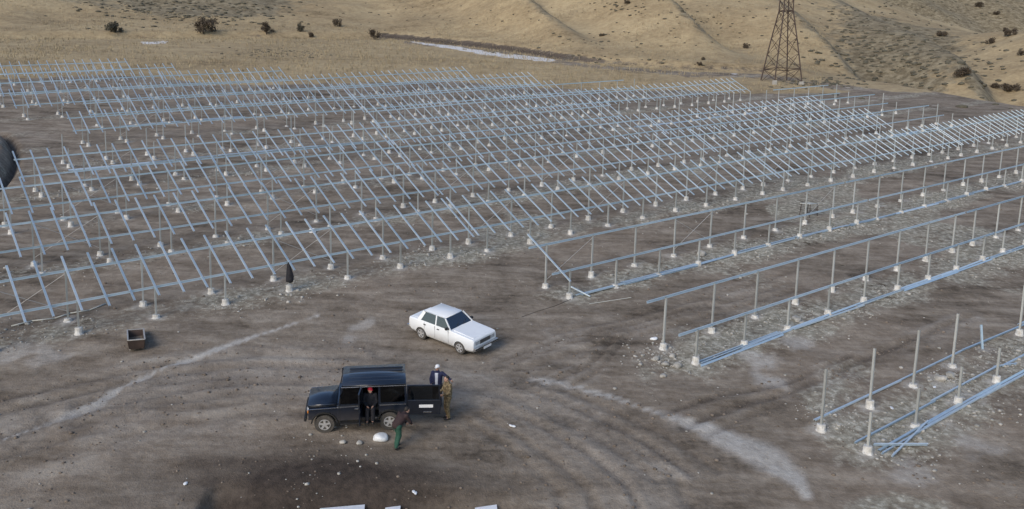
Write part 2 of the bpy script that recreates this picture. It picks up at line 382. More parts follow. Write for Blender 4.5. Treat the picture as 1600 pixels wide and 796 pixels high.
M_NAVY = simple('navy_cloth', (.010, .013, .045), (.020, .025, .072), 9, .85)
M_SHIRT = simple('pale_shirt', (.42, .44, .50), (.55, .57, .63), 9, .85)
M_WHITECLOTH = simple('white_cloth', (.66, .66, .66), (.80, .80, .80), 9, .85)
M_MAROON = simple('maroon_cloth', (.020, .011, .012), (.042, .022, .023), 9, .85)
M_GREEN = simple('green_cloth', (.010, .052, .034), (.022, .085, .055), 9, .85)
M_DARKCLOTH = simple('dark_cloth', (.010, .010, .013), (.024, .023, .028), 9, .9)
M_REDCLOTH = simple('red_cloth', (.42, .015, .035), (.58, .03, .06), 9, .8)
M_CAMO = simple('camouflage_cloth', (.075, .055, .030), (.30, .225, .12), 16, .9, detail=1)
M_SACK = simple('white_sack', (.66, .68, .70), (.80, .82, .84), 6, .6, bmp=.02)
M_MORTAR = simple('mortar', (.16, .16, .165), (.26, .26, .265), 5, .8, bmp=.02)
M_BOARD = simple('pale_board', (.42, .42, .38), (.56, .56, .51), 4, .7)
M_BLUE = simple('blue_plastic', (.02, .06, .22), (.04, .10, .32), 6, .4)

# ------------------------------------------------------------------ ground sheet
D_BAY = 2.38732 * S; TABLE = 20.99 * S
JS = {0: 18.97, 1: 21.06, 2: 22.9, 3: 24.75, 4: 26.9, 5: 28.9, 6: 30.8, 7: 26.6, 8: 18.3, 9: 20.95, 10: 17.8}
TABLES = [(row, 9, (JS[row] + .95) * S + n * TABLE) for row in JS for n in (-1, 0, 1, 2)] + [(-1, 18, 19.6 * S), (-2, 18, 19.77 * S), (-3, 6, 19.74 * S)]
def make_terrain():
    ad = np.linspace(-.86, .86, 560)
    out = np.array([.9, .96, 1.05, 1.2, 1.4, 1.7, 2.1, 2.7, 3.6, 5, 8, 13])
    av = np.concatenate([-out[::-1], ad, out])
    ys = [9.0]
    while ys[-1] < 560: ys.append(ys[-1] + .10 + .0052 * ys[-1])
    ys = np.array([-420, -250, -140, -80, -45, -25, -12, -4, 1, 5, 7.2] + ys)
    Y, A = np.meshgrid(ys, av, indexing='ij')
    X = A * (np.maximum(Y, 9) + 14)
    Z = terrain(X, Y)
    ny, nx = X.shape
    co = np.stack([X, Y, Z], -1).reshape(-1, 3)
    idx = np.arange(ny * nx).reshape(ny, nx)
    f = np.stack([idx[:-1, :-1], idx[:-1, 1:], idx[1:, 1:], idx[1:, :-1]], -1).reshape(-1, 4)
    me = bpy.data.meshes.new('ground'); me.vertices.add(len(co)); me.vertices.foreach_set('co', co.ravel())
    me.loops.add(f.size); me.loops.foreach_set('vertex_index', f.ravel().astype(np.int32))
    me.polygons.add(len(f)); me.polygons.foreach_set('loop_start', np.arange(0, f.size, 4, dtype=np.int32))
    me.polygons.foreach_set('loop_total', np.full(len(f), 4, dtype=np.int32))
    me.polygons.foreach_set('use_smooth', np.ones(len(f), bool))
    me.update(); me.validate()
    x, y = co[:, 0], co[:, 1]
    a, XX, yb, yc, zr, dip = base_info(x, y)
    yb = yb + 7 * (fbm(a * 9 + 3, a * 2, 3, 5) - .5)
    s = (x * uu[0] + y * uu[1]) / S; t = (x * vv_[0] + y * vv_[1]) / S
    e = y - yb
    # limit of the graded site (t as a function of s)
    tl = np.interp(s, [-60, 0, 17, 22, 24, 31, 48, 53, 60, 69, 71, 79, 95, 140], [97, 97, 97, 91, 85, 83, 79, 73, 67, 63, 59, 55, 49, 44])
    grass = np.clip((t - tl) / 3.0 + .5, 0, 1)
    rgrade = sstep(70, 78, s) * (1 - sstep(20, 34, e + 34)) # graded ground right of the racks
    crest = np.exp(-((e + 13) / 6.0) ** 2) * sstep(1230, 1300, XX)   # bare track along the crest
    grass = grass * (1 - .75 * crest)
    grass = np.where(y > yb + 1, 1, grass)
    bank = (1 - .45 * sstep(860, 960, XX)) * np.exp(-((e + 1.0) / 1.8) ** 2) * np.where(XX < 590, .55 * (np.exp(-((XX - 245) / 55) ** 2) + np.exp(-((XX - 400) / 45) ** 2)), 1) * sstep(-100, 150, XX) * (1 - sstep(1180, 1260, XX)) 
    road = .8 * np.exp(-((e + 11) / 7) ** 2) * sstep(600, 640, XX) * (1 - sstep(1240, 1290, XX))
    grass = grass * (1 - .9 * bank) * (1 - .8 * road)
    pale = np.zeros_like(x); silt_f = np.zeros_like(x)
    for i, tr in ROWT.items():
        wgt = {-3: .72, -2: .72, -1: .68, 0: .6, 1: .52}.get(i, .42)
        lim = sstep(17, 20, s) if i < 0 else np.where(s > 17, 1, .75)
        pale = np.maximum(pale, wgt * lim * np.exp(-((t - tr - .25) / 1.5) ** 2) * (.15 + 1.7 * fbm(x / 3.2, y / 3.2, 4, 80 + i)))
    for row, n_, s0_ in TABLES:
        for t0, o_ in ((ROWT[row], 0), (ROWT[row] + W_ROW, -.14)):
            mk = np.abs(t - t0) < .6; ss = s[mk] - s0_ / S - o_; kk = np.clip(np.round(ss / 2.38732), 0, n_ - 1)
            dd = np.hypot(ss - kk * 2.38732, t[mk] - t0) * S + (fbm(x[mk] * 1.7, y[mk] * 1.7, 2, 44) - .5) * .5
            silt_f[mk] = np.maximum(silt_f[mk], .8 * (1 - sstep(.16, .62, dd)))
    pale = np.where(grass > .7, 0, pale)
    pale = np.maximum(pale, .6 * sstep(.54, .70, fbm(x / 7, y / 7, 4, 91)) * (s > 15) * (t < 35))
    silt = silt_f * (.35 + .9 * fbm(x / 4, y / 4, 3, 45))
    d, fr = polyd(x, y, PALE_L); wd = .085 + .22 * np.exp(-((fr - .32) / .16) ** 2) + .12 * np.exp(-((fr - .75) / .1) ** 2)
    silt = np.maximum(silt, 1.0 * (1 - sstep(wd * .6, wd * 1.6, d + (fbm(x * 1.3, y * 1.3, 3, 98) - .5) * .22)))
    d, fr = polyd(x, y, PALE_R); wd = .17 + .66 * np.exp(-((fr - .72) / .17) ** 2)
    silt = np.maximum(silt, .85 * (1 - sstep(wd * .55, wd * 1.5, d + (fbm(x, y, 3, 99) - .5) * .34)))
    for (qx, qy, r1, k) in ((570, 508, .5, .6), (545, 530, .4, .5), (1205, 600, .8, .7), (1190, 560, .9, .7), (1240, 535, .9, .7), (1495, 612, .8, .5), (30, 553, 1.2, .55), (1470, 655, .5, .6), (1520, 690, .8, .5), (60, 560, .8, .4), (1420, 735, .7, .5)):
        qx, qy = plane_px(qx, qy); d = np.hypot((x - qx), (y - qy) * .8) + (fbm(x, y, 3, 95) - .5) * r1 * 2.4
        silt = np.maximum(silt, k * (1 - sstep(r1 * .5, r1 * 1.2, d)))
    dark = np.zeros_like(x)
    for pts_, wl in ((PP((-80, 700), (120, 640), (260, 606), (400, 592), (480, 596)), 1.5), (PP((660, 600), (780, 612), (890, 660), (990, 730), (1060, 830)), 1.6), (PP((300, 560), (500, 545), (640, 560), (760, 585)), .9)):
        d, fr = polyd(x, y, pts_); silt = np.maximum(silt, .18 * (1 - sstep(wl * .4, wl * 1.3, d)) * (.4 + fbm(x / 1.6, y / 1.6, 3, 96)))
    brk = sstep(.38, .62, fbm(x / 2.4, y / 2.4, 3, 97))
    for tr, st, wd_ in TRACKS:
        d, fr = polyd(x, y, tr); dark = np.maximum(dark, .62 * st * np.exp(-(d / wd_) ** 2) * (.12 + .88 * brk))
        silt = np.maximum(silt, .30 * st * np.exp(-((d - 2.3 * wd_) / wd_) ** 2) * (1 - brk))
    d, fr = polyd(x, y, DITCH); dark = np.maximum(dark, .6 * np.exp(-(d / .33) ** 2))
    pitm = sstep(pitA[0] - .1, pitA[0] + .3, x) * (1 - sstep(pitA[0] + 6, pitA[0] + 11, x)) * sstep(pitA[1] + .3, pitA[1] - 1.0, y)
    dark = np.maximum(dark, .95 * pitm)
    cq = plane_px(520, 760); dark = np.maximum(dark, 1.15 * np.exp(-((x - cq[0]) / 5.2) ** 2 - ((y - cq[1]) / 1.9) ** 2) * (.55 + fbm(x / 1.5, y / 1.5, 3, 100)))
    dark = np.maximum(dark, .85 * bank)
    rock = .75 * np.exp(-((XX - 1400) / 95) ** 2) * sstep(2, 30, e) * (1 - sstep(105, 135, e)) + 1.0 * np.exp(-((XX - 330) / 120) ** 2) * sstep(12, 26, e) + .6 * np.exp(-((XX - 130) / 60) ** 2) * sstep(26, 40, e) \
        + .55 * np.exp(-((XX - 960) / 70) ** 2) * sstep(70, 90, e) + 0 + .24 * sstep(4, 40, e)
    nn_ = np.clip(e / (yc - yb), 0, 1); q_ = (XX + 470 * nn_) / 245 + .25 * (fbm(x / 60, y / 60, 2, 31) - .5); fq_ = q_ - np.floor(q_); rock = rock + .42 * sstep(.62, .78, fq_) * (1 - sstep(.9, 1.0, fq_)) * sstep(650, 850, XX) * sstep(5, 25, e)  # last term paints the spurs' shaded right flanks, using the rock tone
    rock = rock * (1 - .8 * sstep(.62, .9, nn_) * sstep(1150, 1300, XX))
    rock = rock + .95 * sstep(2, 18, y - yc) * (.72 + .5 * fbm(x / 40, y / 40, 3, 33))
    rock = np.where(y > yb, rock, 0)
    snow = np.exp(-((e + 12 - 4 * np.sin(XX / 45)) / 5.0) ** 2) * np.maximum(np.maximum(sstep(625, 655, XX) * (1 - sstep(850, 885, XX)), sstep(210, 225, XX) * (1 - sstep(255, 270, XX)) * .72 ), .45 * np.exp(-((XX - 1150) / 20) ** 2))
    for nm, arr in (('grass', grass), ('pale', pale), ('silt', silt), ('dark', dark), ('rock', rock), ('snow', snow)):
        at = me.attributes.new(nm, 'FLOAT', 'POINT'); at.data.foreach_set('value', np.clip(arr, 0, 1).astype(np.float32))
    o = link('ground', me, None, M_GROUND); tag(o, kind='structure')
    return o
make_terrain()

# ------------------------------------------------------------------ racks
D_BAY = 2.38732 * S; R_SP = D_BAY / 3; TABLE = 20.99 * S; W_M = W_ROW * S; H_F, H_R = 1.137 * S, 1.772 * S; DS = -.14 * S
def rc(s, t):
    p = s * uu + t * vv_; return Vector((p[0], p[1], 0))
def channel(wd, ht, th, name, flip=False):
    """unit-length C channel along +X, open side down (or to the side)"""
    a = wd / 2; b = ht / 2
    prof = [(-a, -b), (-a, b), (a, b), (a, -b), (a - th, -b), (a - th, b - th), (-a + th, b - th), (-a + th, -b)]
    if flip: prof = [(y, -x) for x, y in prof]
    bm = bmesh.new()
    A = [bm.verts.new((0, y, z)) for y, z in prof]; B = [bm.verts.new((1, y, z)) for y, z in prof]; n = len(prof)
    for i in range(n): bm.faces.new((A[i], A[(i + 1) % n], B[(i + 1) % n], B[i]))
    for V in (A, B):
        bm.faces.new((V[0], V[1], V[6], V[7])); bm.faces.new((V[1], V[2], V[5], V[6])); bm.faces.new((V[2], V[3], V[4], V[5]))
    me = bm_mesh(bm, name); return me
ME_PURLIN = channel(.11, .07, .012, 'purlin', True); ME_PURLIN.materials.append(M_RAIL)
ME_RAFTER = channel(.095, .06, .01, 'rafter'); ME_RAFTER.materials.append(M_RAIL)
ME_LOOSE = channel(.10, .06, .01, 'steel_rail'); ME_LOOSE.materials.append(M_RAIL)
def post_mesh():
    me = channel(.09, .075, .012, 'post'); me.transform(Matrix.Rotation(-math.pi / 2, 4, 'Y')); me.materials.append(M_POST); return me
ME_POST = post_mesh()
bm = bmesh.new(); cyl(bm, (0, 0, 0), (1, 0, 0), .016, .016, 6); ME_BRACE = bm_mesh(bm, 'brace'); ME_BRACE.materials.append(M_BRACE)
ME_FOOT = []
for k in range(5):
    bm = bmesh.new(); n = 11; rings = []
    for (r, z) in ((.22 + .05 * random.random(), -.12), (.195, .03), (.170 + .02 * random.random(), .06), (.168, .26), (.155, .29), (.08, .295)):
        ph = random.random(); rings.append([bm.verts.new((r * (1 + random.uniform(-.05, .05)) * math.cos(2 * math.pi * (i + ph * .3) / n), r * (1 + random.uniform(-.05, .05)) * math.sin(2 * math.pi * (i + ph * .3) / n), z + random.uniform(-.008, .008))) for i in range(n)])
    for a_, b_ in zip(rings, rings[1:]):
        for i in range(n): bm.faces.new((a_[i], a_[(i + 1) % n], b_[(i + 1) % n], b_[i]))
    bm.faces.new(rings[-1]); me = bm_mesh(bm, 'footing'); me.materials.append(M_CONC); ME_FOOT.append(me)
def span(name, me, parent, p, q, up=Vector((0, 0, 1)), base=None):
    """a unit member stretched from p to q (world), child of parent standing at base"""
    p, q = Vector(p), Vector(q); x = q - p; L = x.length; x = x / L
    y = up.cross(x)
    if y.length < 1e-5: y = Vector((0, 1, 0))
    y.normalize(); z = x.cross(y)
    o = link(name, me, parent)
    b = base if base is not None else Vector((0, 0, 0))
    o.matrix_basis = axes_matrix(p - b, x * L, y, z)
    return o
YAW = math.atan2(uu[1], uu[0])
def put_post(parent, base, P, top):
    """P ground point, top z"""
    o = link('post', ME_POST, parent); lean = random.gauss(0, .006)
    o.matrix_basis = Matrix.Translation(P - base + Vector((0, 0, .02))) @ Matrix.Rotation(YAW + random.gauss(0, .03), 4, 'Z') @ Matrix.Rotation(lean, 4, 'X') @ Matrix.Diagonal((1, 1, top - P.z - .02, 1))
    f = link('footing', random.choice(ME_FOOT), parent)
    f.matrix_basis = Matrix.Translation(P - base) @ Matrix.Rotation(random.uniform(0, 6.28), 4, 'Z') @ Matrix.Diagonal((1, 1, random.choice((random.uniform(.85, 1.12), random.uniform(.4, 1.0))), 1))
def gpt(s, t):
    p = rc(s, t); p.z = Tz(p.x, p.y); return p
def smooth_ground(s, t):
    p = rc(s, t); return GX * p.x + GY * p.y + float(delta(np.array([p.x]), np.array([p.y]))[0])
NR = 0
def rack(row, s0, nposts, label, rafters=True, purlin=True, braces=(0, 3, 6), skip_last_purlin=0, group='solar panel mounting racks'):
    """s0 = position of first front post (metres along the row)"""
    t = ROWT[row] * S; tr = t + W_M
    base = gpt(s0, t); root = empty('solar_rack', base)
    S_ = [s0 + k * D_BAY for k in range(nposts)]
    # straight purlin lines fitted to the ground
    npur = nposts - skip_last_purlin
    oh = R_SP + .12
    def fit(ss, tt, h):
        z = [smooth_ground(a, tt) + h for a in ss]; c = np.polyfit(ss, z, 2); return lambda a: float(np.polyval(c, a))
    zf = fit(S_, t, H_F); zr_ = fit([a + DS for a in S_], tr, H_R)
    for a in S_:
        j = random.gauss(0, .02)
        put_post(root, base, gpt(a + j, t), zf(a) - .07); put_post(root, base, gpt(a + DS + j, tr), zr_(a + DS) - .07)
    e0, e1 = S_[0] - oh, S_[npur - 1] + oh
    cuts = np.linspace(e0, e1, 5 if npur > 6 else 3)
    for a, b in zip(cuts, cuts[1:]):
        for (fn, tt, dd) in ((zf, t, 0), (zr_, tr, DS)):
            p = rc(a + dd, tt); p.z = fn(a + dd) - .05; q = rc(b + dd, tt); q.z = fn(b + dd) - .05
            span('purlin', ME_PURLIN, root, p, q, base=base)
    def P_(a, kf):
        pf = rc(a, t); pf.z = zf(a) + .04; pr = rc(a + DS, tr); pr.z = zr_(a + DS) + .04
        return pf + (pr - pf) * kf
    if rafters is True:
        k = -1
        while k <= (nposts - 1) * 3 + 1:
            a = s0 + k * R_SP + random.gauss(0, .02); k += 1; dj = random.gauss(0, .015)
            span('rafter', ME_RAFTER, root, P_(a, -.37 + dj), P_(a + random.gauss(0, .015), 1.42 + dj), base=base)
    elif rafters:
        for kk in rafters:
            a = s0 + kk * R_SP; span('rafter', ME_RAFTER, root, P_(a, -.4), P_(a, 1.42), base=base)
    for bi in braces:
        if bi + 1 >= nposts: continue
        a0, a1 = S_[bi] + DS, S_[bi + 1] + DS
        g0 = gpt(a0, tr); g1 = gpt(a1, tr)
        p = g0 + Vector((0, 0, .45)); q = rc(a1, tr); q.z = zr_(a1) - .15
        off = Vector((vv_[0], vv_[1], 0)) * -.06
        span('brace', ME_BRACE, root, p + off, q + off, base=base)
        if bi % 2 == 1 or row == 0 and s0 < 20:
            p = g1 + Vector((0, 0, .45)); q = rc(a0, tr); q.z = zr_(a0) - .15
            span('brace', ME_BRACE, root, p - off, q - off, base=base)
    return tag(root, label, 'rack', group)
def bare_post(row, s, rear, label, group='single posts not yet joined by rails', h=None):
    t = ROWT[row] * S + (W_M if rear else 0); P = gpt(s + (DS if rear else 0), t)
    o = empty('bare_post', P); put_post(o, P, P, smooth_ground(s, t) + (h or (H_R if rear else H_F)))
    return tag(o, label, 'post', group)
ORD = ['nearest', 'second', 'third', 'fourth', 'fifth', 'sixth', 'seventh', 'eighth', 'ninth', 'tenth', 'farthest']
NTH = ['first', 'second', 'third', 'fourth', 'fifth', 'sixth', 'seventh', 'eighth', 'ninth', 'tenth']
JS = {0: 18.97, 1: 21.06, 2: 22.9, 3: 24.75, 4: 26.9, 5: 28.9, 6: 30.8, 7: 26.6, 8: 18.3, 9: 20.95, 10: 17.8}
def first(row, n):                     # first front post of the n-th rack right (n>=0) or left (n<0) of the joint line
    return (JS[row] + .95) * S + n * TABLE
def nm(row): return '%s row behind white car' % ORD[row]
PLAN = {0: [-1, 0, 1, 2], 1: [-1, 0, 1], 2: [-1, 0, 1], 3: [-1, 0], 4: [0, 1], 5: [-1, 0], 6: [-1, 0], 7: [-1, 0], 8: [-1], 9: [-1], 10: [-1]}
POSW = {4: ['leftmost', 'second from left', 'third from left', 'rightmost'], 3: ['leftmost', 'middle', 'rightmost'], 2: ['left', 'right'], 1: ['only']}
for row, lst in PLAN.items():
    for k, n in enumerate(lst):
        if len(lst) == 1: lab = 'rack with slanted rafters, %s' % nm(row)
        else: lab = 'rack with slanted rafters, %s in %s' % (POSW[len(lst)][k], nm(row))
        rack(row, first(row, n), 9, lab, braces=(1, 5) if n < 0 else (0, 3, 6))
# short racks
rack(8, first(8, 0), 5, 'short rack with rafters, right end of %s' % nm(8), braces=(1,))
for row, n in ((1, 2), (2, 2), (5, 1)):
    rack(row, first(row, n), 4, 'short rack without rafters, right end of %s' % nm(row), rafters=False, braces=() if row < 5 else (0,))
    bare_post(row, first(row, n) + 4 * D_BAY, True, 'tall single post at right end of %s' % nm(row))
    bare_post(row, first(row, n) + 4 * D_BAY, False, 'short single post at right end of %s' % nm(row))
rack(3, first(3, 2), 4, 'short rack without rafters, before the pylon, right end of %s' % nm(3), rafters=False, braces=())
bare_post(3, first(3, 2) + 4 * D_BAY, True, 'tall single post before the pylon, right end of %s' % nm(3))
bare_post(3, first(3, 2) + 4 * D_BAY, False, 'short single post before the pylon, right end of %s' % nm(3))
for (row, n, where) in ((3, 1, 'right half'), (4, -1, 'left half')):
    for k in range(9):
        for rear in (True, False):
            bare_post(row, first(row, n) + k * D_BAY, rear, '%s bare post, %s from left, %s of %s' % ('tall rear' if rear else 'short front', NTH[k], where, nm(row)))
# unfinished rows on the right
sB, sC, sD = 19.6 * S, 19.77 * S, 19.74 * S
rack(-1, sB, 9, 'rack of posts and two long rails with a single rafter at its left end', rafters=(-.6,), braces=(0, 3, 7), group='unfinished racks right of the white car')
rack(-1, sB + TABLE, 9, 'rack without rafters at the right edge, in line with the single-rafter rack', rafters=False, braces=(), group='unfinished racks right of the white car')
rack(-2, sC, 9, 'rack of posts and two long rails without rafters, in front of the single-rafter rack', rafters=False, braces=(), group='unfinished racks right of the white car')
rack(-2, sC + TABLE, 9, 'rack without rafters at the right edge, in line with nearest railed rack', rafters=False, braces=(), group='unfinished racks right of the white car')
for k in range(6):
    if k != 4: bare_post(-3, sD + k * D_BAY, True, 'tall bare post in the nearest row at lower right, %s from left' % NTH[k if k < 4 else 4])
    if k < 5: bare_post(-3, sD + k * D_BAY, False, 'short bare post in the nearest row at lower right, %s from left' % NTH[k])

# ------------------------------------------------------------------ loose rails on the ground
def rail(s, t, L, ang, label, group, lift=.05, me=None):
    a = rc(s * S, t * S); d = Vector((math.cos(YAW + ang), math.sin(YAW + ang), 0)); b = a + d * L
    for p in (a, b): p.z = Tz(p.x, p.y) + lift
    m = (a + b) / 2; hi = Tz(m.x, m.y) + lift - m.z
    if hi > 0: a.z += hi; b.z += hi
    o = span('steel_rail', me or ME_LOOSE, None, a, b, up=random.choice((Vector((0, 0, 1)), Vector((-.9, .3, .25)), Vector((.6, -.7, .5)))))
    return tag(o, label, 'rail', group)
def pile(row, toff, s_list, what, group, L=6.2):
    for k, (s, n) in enumerate(s_list):
        for j in range(n):
            rail(s + random.uniform(-.15, .15), ROWT[row] + toff + (j - (n - 1) / 2) * .1 + random.uniform(-.02, .02), L + random.uniform(-.4, .2), random.gauss(0, .010),
                 'ground rail %s, %s bundle from left, %s across' % (what, NTH[min(k, 9)], NTH[j]), group, .05 + .005 * j)
pile(-1, -.02, [(20.0, 2), (22.4, 3), (25.1, 2), (29.4, 2), (33.7, 2), (38.0, 2), (42.3, 2), (46.6, 2), (51, 2), (55.3, 2)], 'before the single-rafter rack', 'rails laid out before the single-rafter rack')
pile(-2, -.15, [(19.8, 3), (21.9, 2), (24.6, 2), (28.7, 2), (31.8, 3), (35.0, 2), (39.2, 2)], 'before the nearest railed rack', 'rails laid out before the nearest railed rack')
pile(-3, 1.72, [(19.9, 1), (23.7, 1), (28.1, 1), (32.3, 1)], 'behind tall lower-right posts', 'rails laid out among the bare posts')
pile(-3, .42, [(19.8, 1), (23.9, 1), (28.2, 1)], 'between tall and short lower-right posts', 'rails laid out among the bare posts')
pile(-3, -.2, [(19.95, 2), (22.3, 2), (25.3, 2)], 'before short lower-right posts', 'rails laid out among the bare posts')
rail(20.05, 10.45, 3.6, .16, 'short rail crossing the bundle at the left end of the lower right posts', 'rails laid out among the bare posts', .09)
rail(20.1, 11.0, 2.1, -.55, 'short slanting rail beside the leftmost short post at lower right', 'rails laid out among the bare posts', .12)
rail(27.9, 11.5, 1.4, -.3, 'short offcut rail lying between the posts near the right edge', 'rails laid out among the bare posts', .05)
pile(4, -1.0, [(6.8, 3), (11.2, 3), (15.3, 2), (17.5, 3), (21.4, 2)], 'in %s' % nm(4), 'rails laid out in the fifth row')
pile(3, .2, [(47.5, 3), (51.5, 3), (55.6, 3), (59.8, 2)], 'in %s' % nm(3), 'rails laid out in the fourth row')
pile(1, .2, [(63.5, 2), (67.6, 2)], 'under short rack, %s' % nm(1), 'rails laid out in the second row')
pile(2, .2, [(65.5, 2), (69.2, 2)], 'under short rack, %s' % nm(2), 'rails laid out in the third row')
pile(6, .3, [(12, 2), (17, 2)], 'in %s' % nm(6), 'rails laid out in the seventh row')
a = ground_px(892, 458); b = ground_px(922, 465); a.z += .35; b.z += .06
tag(span('steel_rail', ME_LOOSE, None, a, b), 'short rail leaning on the footing at the left end of the ground rails', 'rail')
a = ground_px(921, 476); b = ground_px(986, 466); a.z += .03; b.z += .03
bm = bmesh.new(); cyl(bm, (0, 0, 0), (1, 0, 0), .02, .02, 8); me = bm_mesh(bm, 'pale_rod'); me.materials.append(M_BOARD)
tag(span('pale_rod', me, None, a, b), 'thin pale rod lying alone on bare soil left of the nearest railed rack', 'rod')
a = ground_px(1535, 546); b = a + Vector((-.05, .25, 1.15))
tag(span('leaning_rail', ME_LOOSE, None, a, b), 'short rail standing upright among bare posts near the right edge', 'rail')
a = ground_px(20, 512); b = ground_px(90, 497); c = ground_px(162, 476)
bm = bmesh.new()
pts = [ground_px(18, 511), ground_px(50, 503), ground_px(85, 499), ground_px(110, 491), ground_px(140, 486), ground_px(165, 476)]
for p, q in zip(pts, pts[1:]): cyl(bm, p + Vector((0, 0, .04)), q + Vector((0, 0, .04)), .035, .035, 6)
tag(build('pale_hose', bm, M_BOARD, smooth=True), 'pale hose lying on the ground under the leftmost near rack', 'hose')
bm = bmesh.new(); pts = [ground_px(x, y) for x, y in ((815, 496), (840, 487), (866, 479), (892, 468))]
for p, q in zip(pts, pts[1:]): cyl(bm, p + Vector((0, 0, .01)), q + Vector((0, 0, .01)), .011, .011, 6)
tag(build('dark_cable', bm, M_TRIM), 'thin dark cable on the soil leading to the leftmost short footing', 'cable')

# ------------------------------------------------------------------ vehicles
def wheel(parent, x, y, r, wd, rim_r, out):
    w = empty('wheel'); w.parent = parent; w.location = (x, y, r)
    s = 1 if out > 0 else -1
    bm = bmesh.new(); n = 28
    prof = [(-wd / 2, rim_r), (-wd / 2, r * .93), (-wd * .36, r), (wd * .36, r), (wd / 2, r * .93), (wd / 2, rim_r)]
    rings = [[bm.verts.new((pr * math.cos(2 * math.pi * i / n), py, pr * math.sin(2 * math.pi * i / n))) for i in range(n)] for py, pr in prof]
    for a_, b_ in zip(rings, rings[1:]):
        for i in range(n): bm.faces.new((a_[i], a_[(i + 1) % n], b_[(i + 1) % n], b_[i]))
    bm.faces.new(rings[0][::-1]); bm.faces.new(rings[-1])
    build('tyre', bm, M_TYRE, w)
    bm = bmesh.new(); yo = s * (wd / 2 + .004)
    cyl(bm, (0, yo - s * .03, 0), (0, yo + s * .006, 0), rim_r * .32, rim_r * .26, 14)
    for k in range(5):
        a = 2 * math.pi * k / 5 + .3
        bar(bm, (0, yo, 0), (rim_r * .95 * math.cos(a), yo + s * .002, rim_r * .95 * math.sin(a)), rim_r * .38, .02, up=(0, 1, 0))
    for i in range(20):
        a0, a1 = 2 * math.pi * i / 20, 2 * math.pi * (i + 1) / 20
        bar(bm, (rim_r * .95 * math.cos(a0), yo, rim_r * .95 * math.sin(a0)), (rim_r * .95 * math.cos(a1), yo, rim_r * .95 * math.sin(a1)), rim_r * .13, .03, up=(0, 1, 0))
    build('rim', bm, M_ALLOY, w)
def boolean_cut(ob, cutters):
    for c in cutters:
        md = ob.modifiers.new('cut', 'BOOLEAN'); md.object = c; md.solver = 'EXACT'
    dg = bpy.context.evaluated_depsgraph_get(); me = bpy.data.meshes.new_from_object(ob.evaluated_get(dg))
    ob.modifiers.clear(); ob.data = me
    for c in cutters: bpy.data.objects.remove(c)
def place(root, pos, heading):
    n = tnormal(pos.x, pos.y, 1.3); f = Vector((math.cos(heading), math.sin(heading), 0)); f = (f - n * f.dot(n)).normalized(); l = n.cross(f)
    root.matrix_basis = axes_matrix(pos, f, l, n)
def loft_body(bm, stations):
    """stations: (x, half width bottom, half width max, half width top, z bottom, z max, z top); closed skin"""
    rings = []
    for (x, wb, wm, wt, z0, zm, z1) in stations:
        half = [(0, z0), (wb, z0), (wm * .99, z0 + .10), (wm, zm), (wm - .02, z1 - .05), (wt, z1), (0, z1 + .02)]
        ring = [bm.verts.new((x, y, z)) for y, z in half] + [bm.verts.new((x, -y, z)) for y, z in half[-2:0:-1]]
        rings.append(ring)
    n = len(rings[0])
    for a_, b_ in zip(rings, rings[1:]):
        for i in range(n): bm.faces.new((a_[i], a_[(i + 1) % n], b_[(i + 1) % n], b_[i]))
    bm.faces.new(rings[0][::-1]); bm.faces.new(rings[-1])
def cutter(x, r, z):
    bm = bmesh.new(); cyl(bm, (x, -1.2, z), (x, 1.2, z), r, r, 24); return build('cutter', bm, M_TRIM)
def pane(parent, pts, mat=None, name='window', th=.012, label=None):
    mat = mat or (M_GLASS if name == 'windscreen' else M_GLASS_SIDE)
    bm = bmesh.new(); P = [Vector(p) for p in pts]; n = (P[1] - P[0]).cross(P[2] - P[0]).normalized() * th
    A = [bm.verts.new(p) for p in P]; B = [bm.verts.new(p - n) for p in P]; k = len(P)
    bm.faces.new(A); bm.faces.new(B[::-1])
    for i in range(k): bm.faces.new((A[i], B[i], B[(i + 1) % k], A[(i + 1) % k]))
    return build(name, bm, mat, parent)

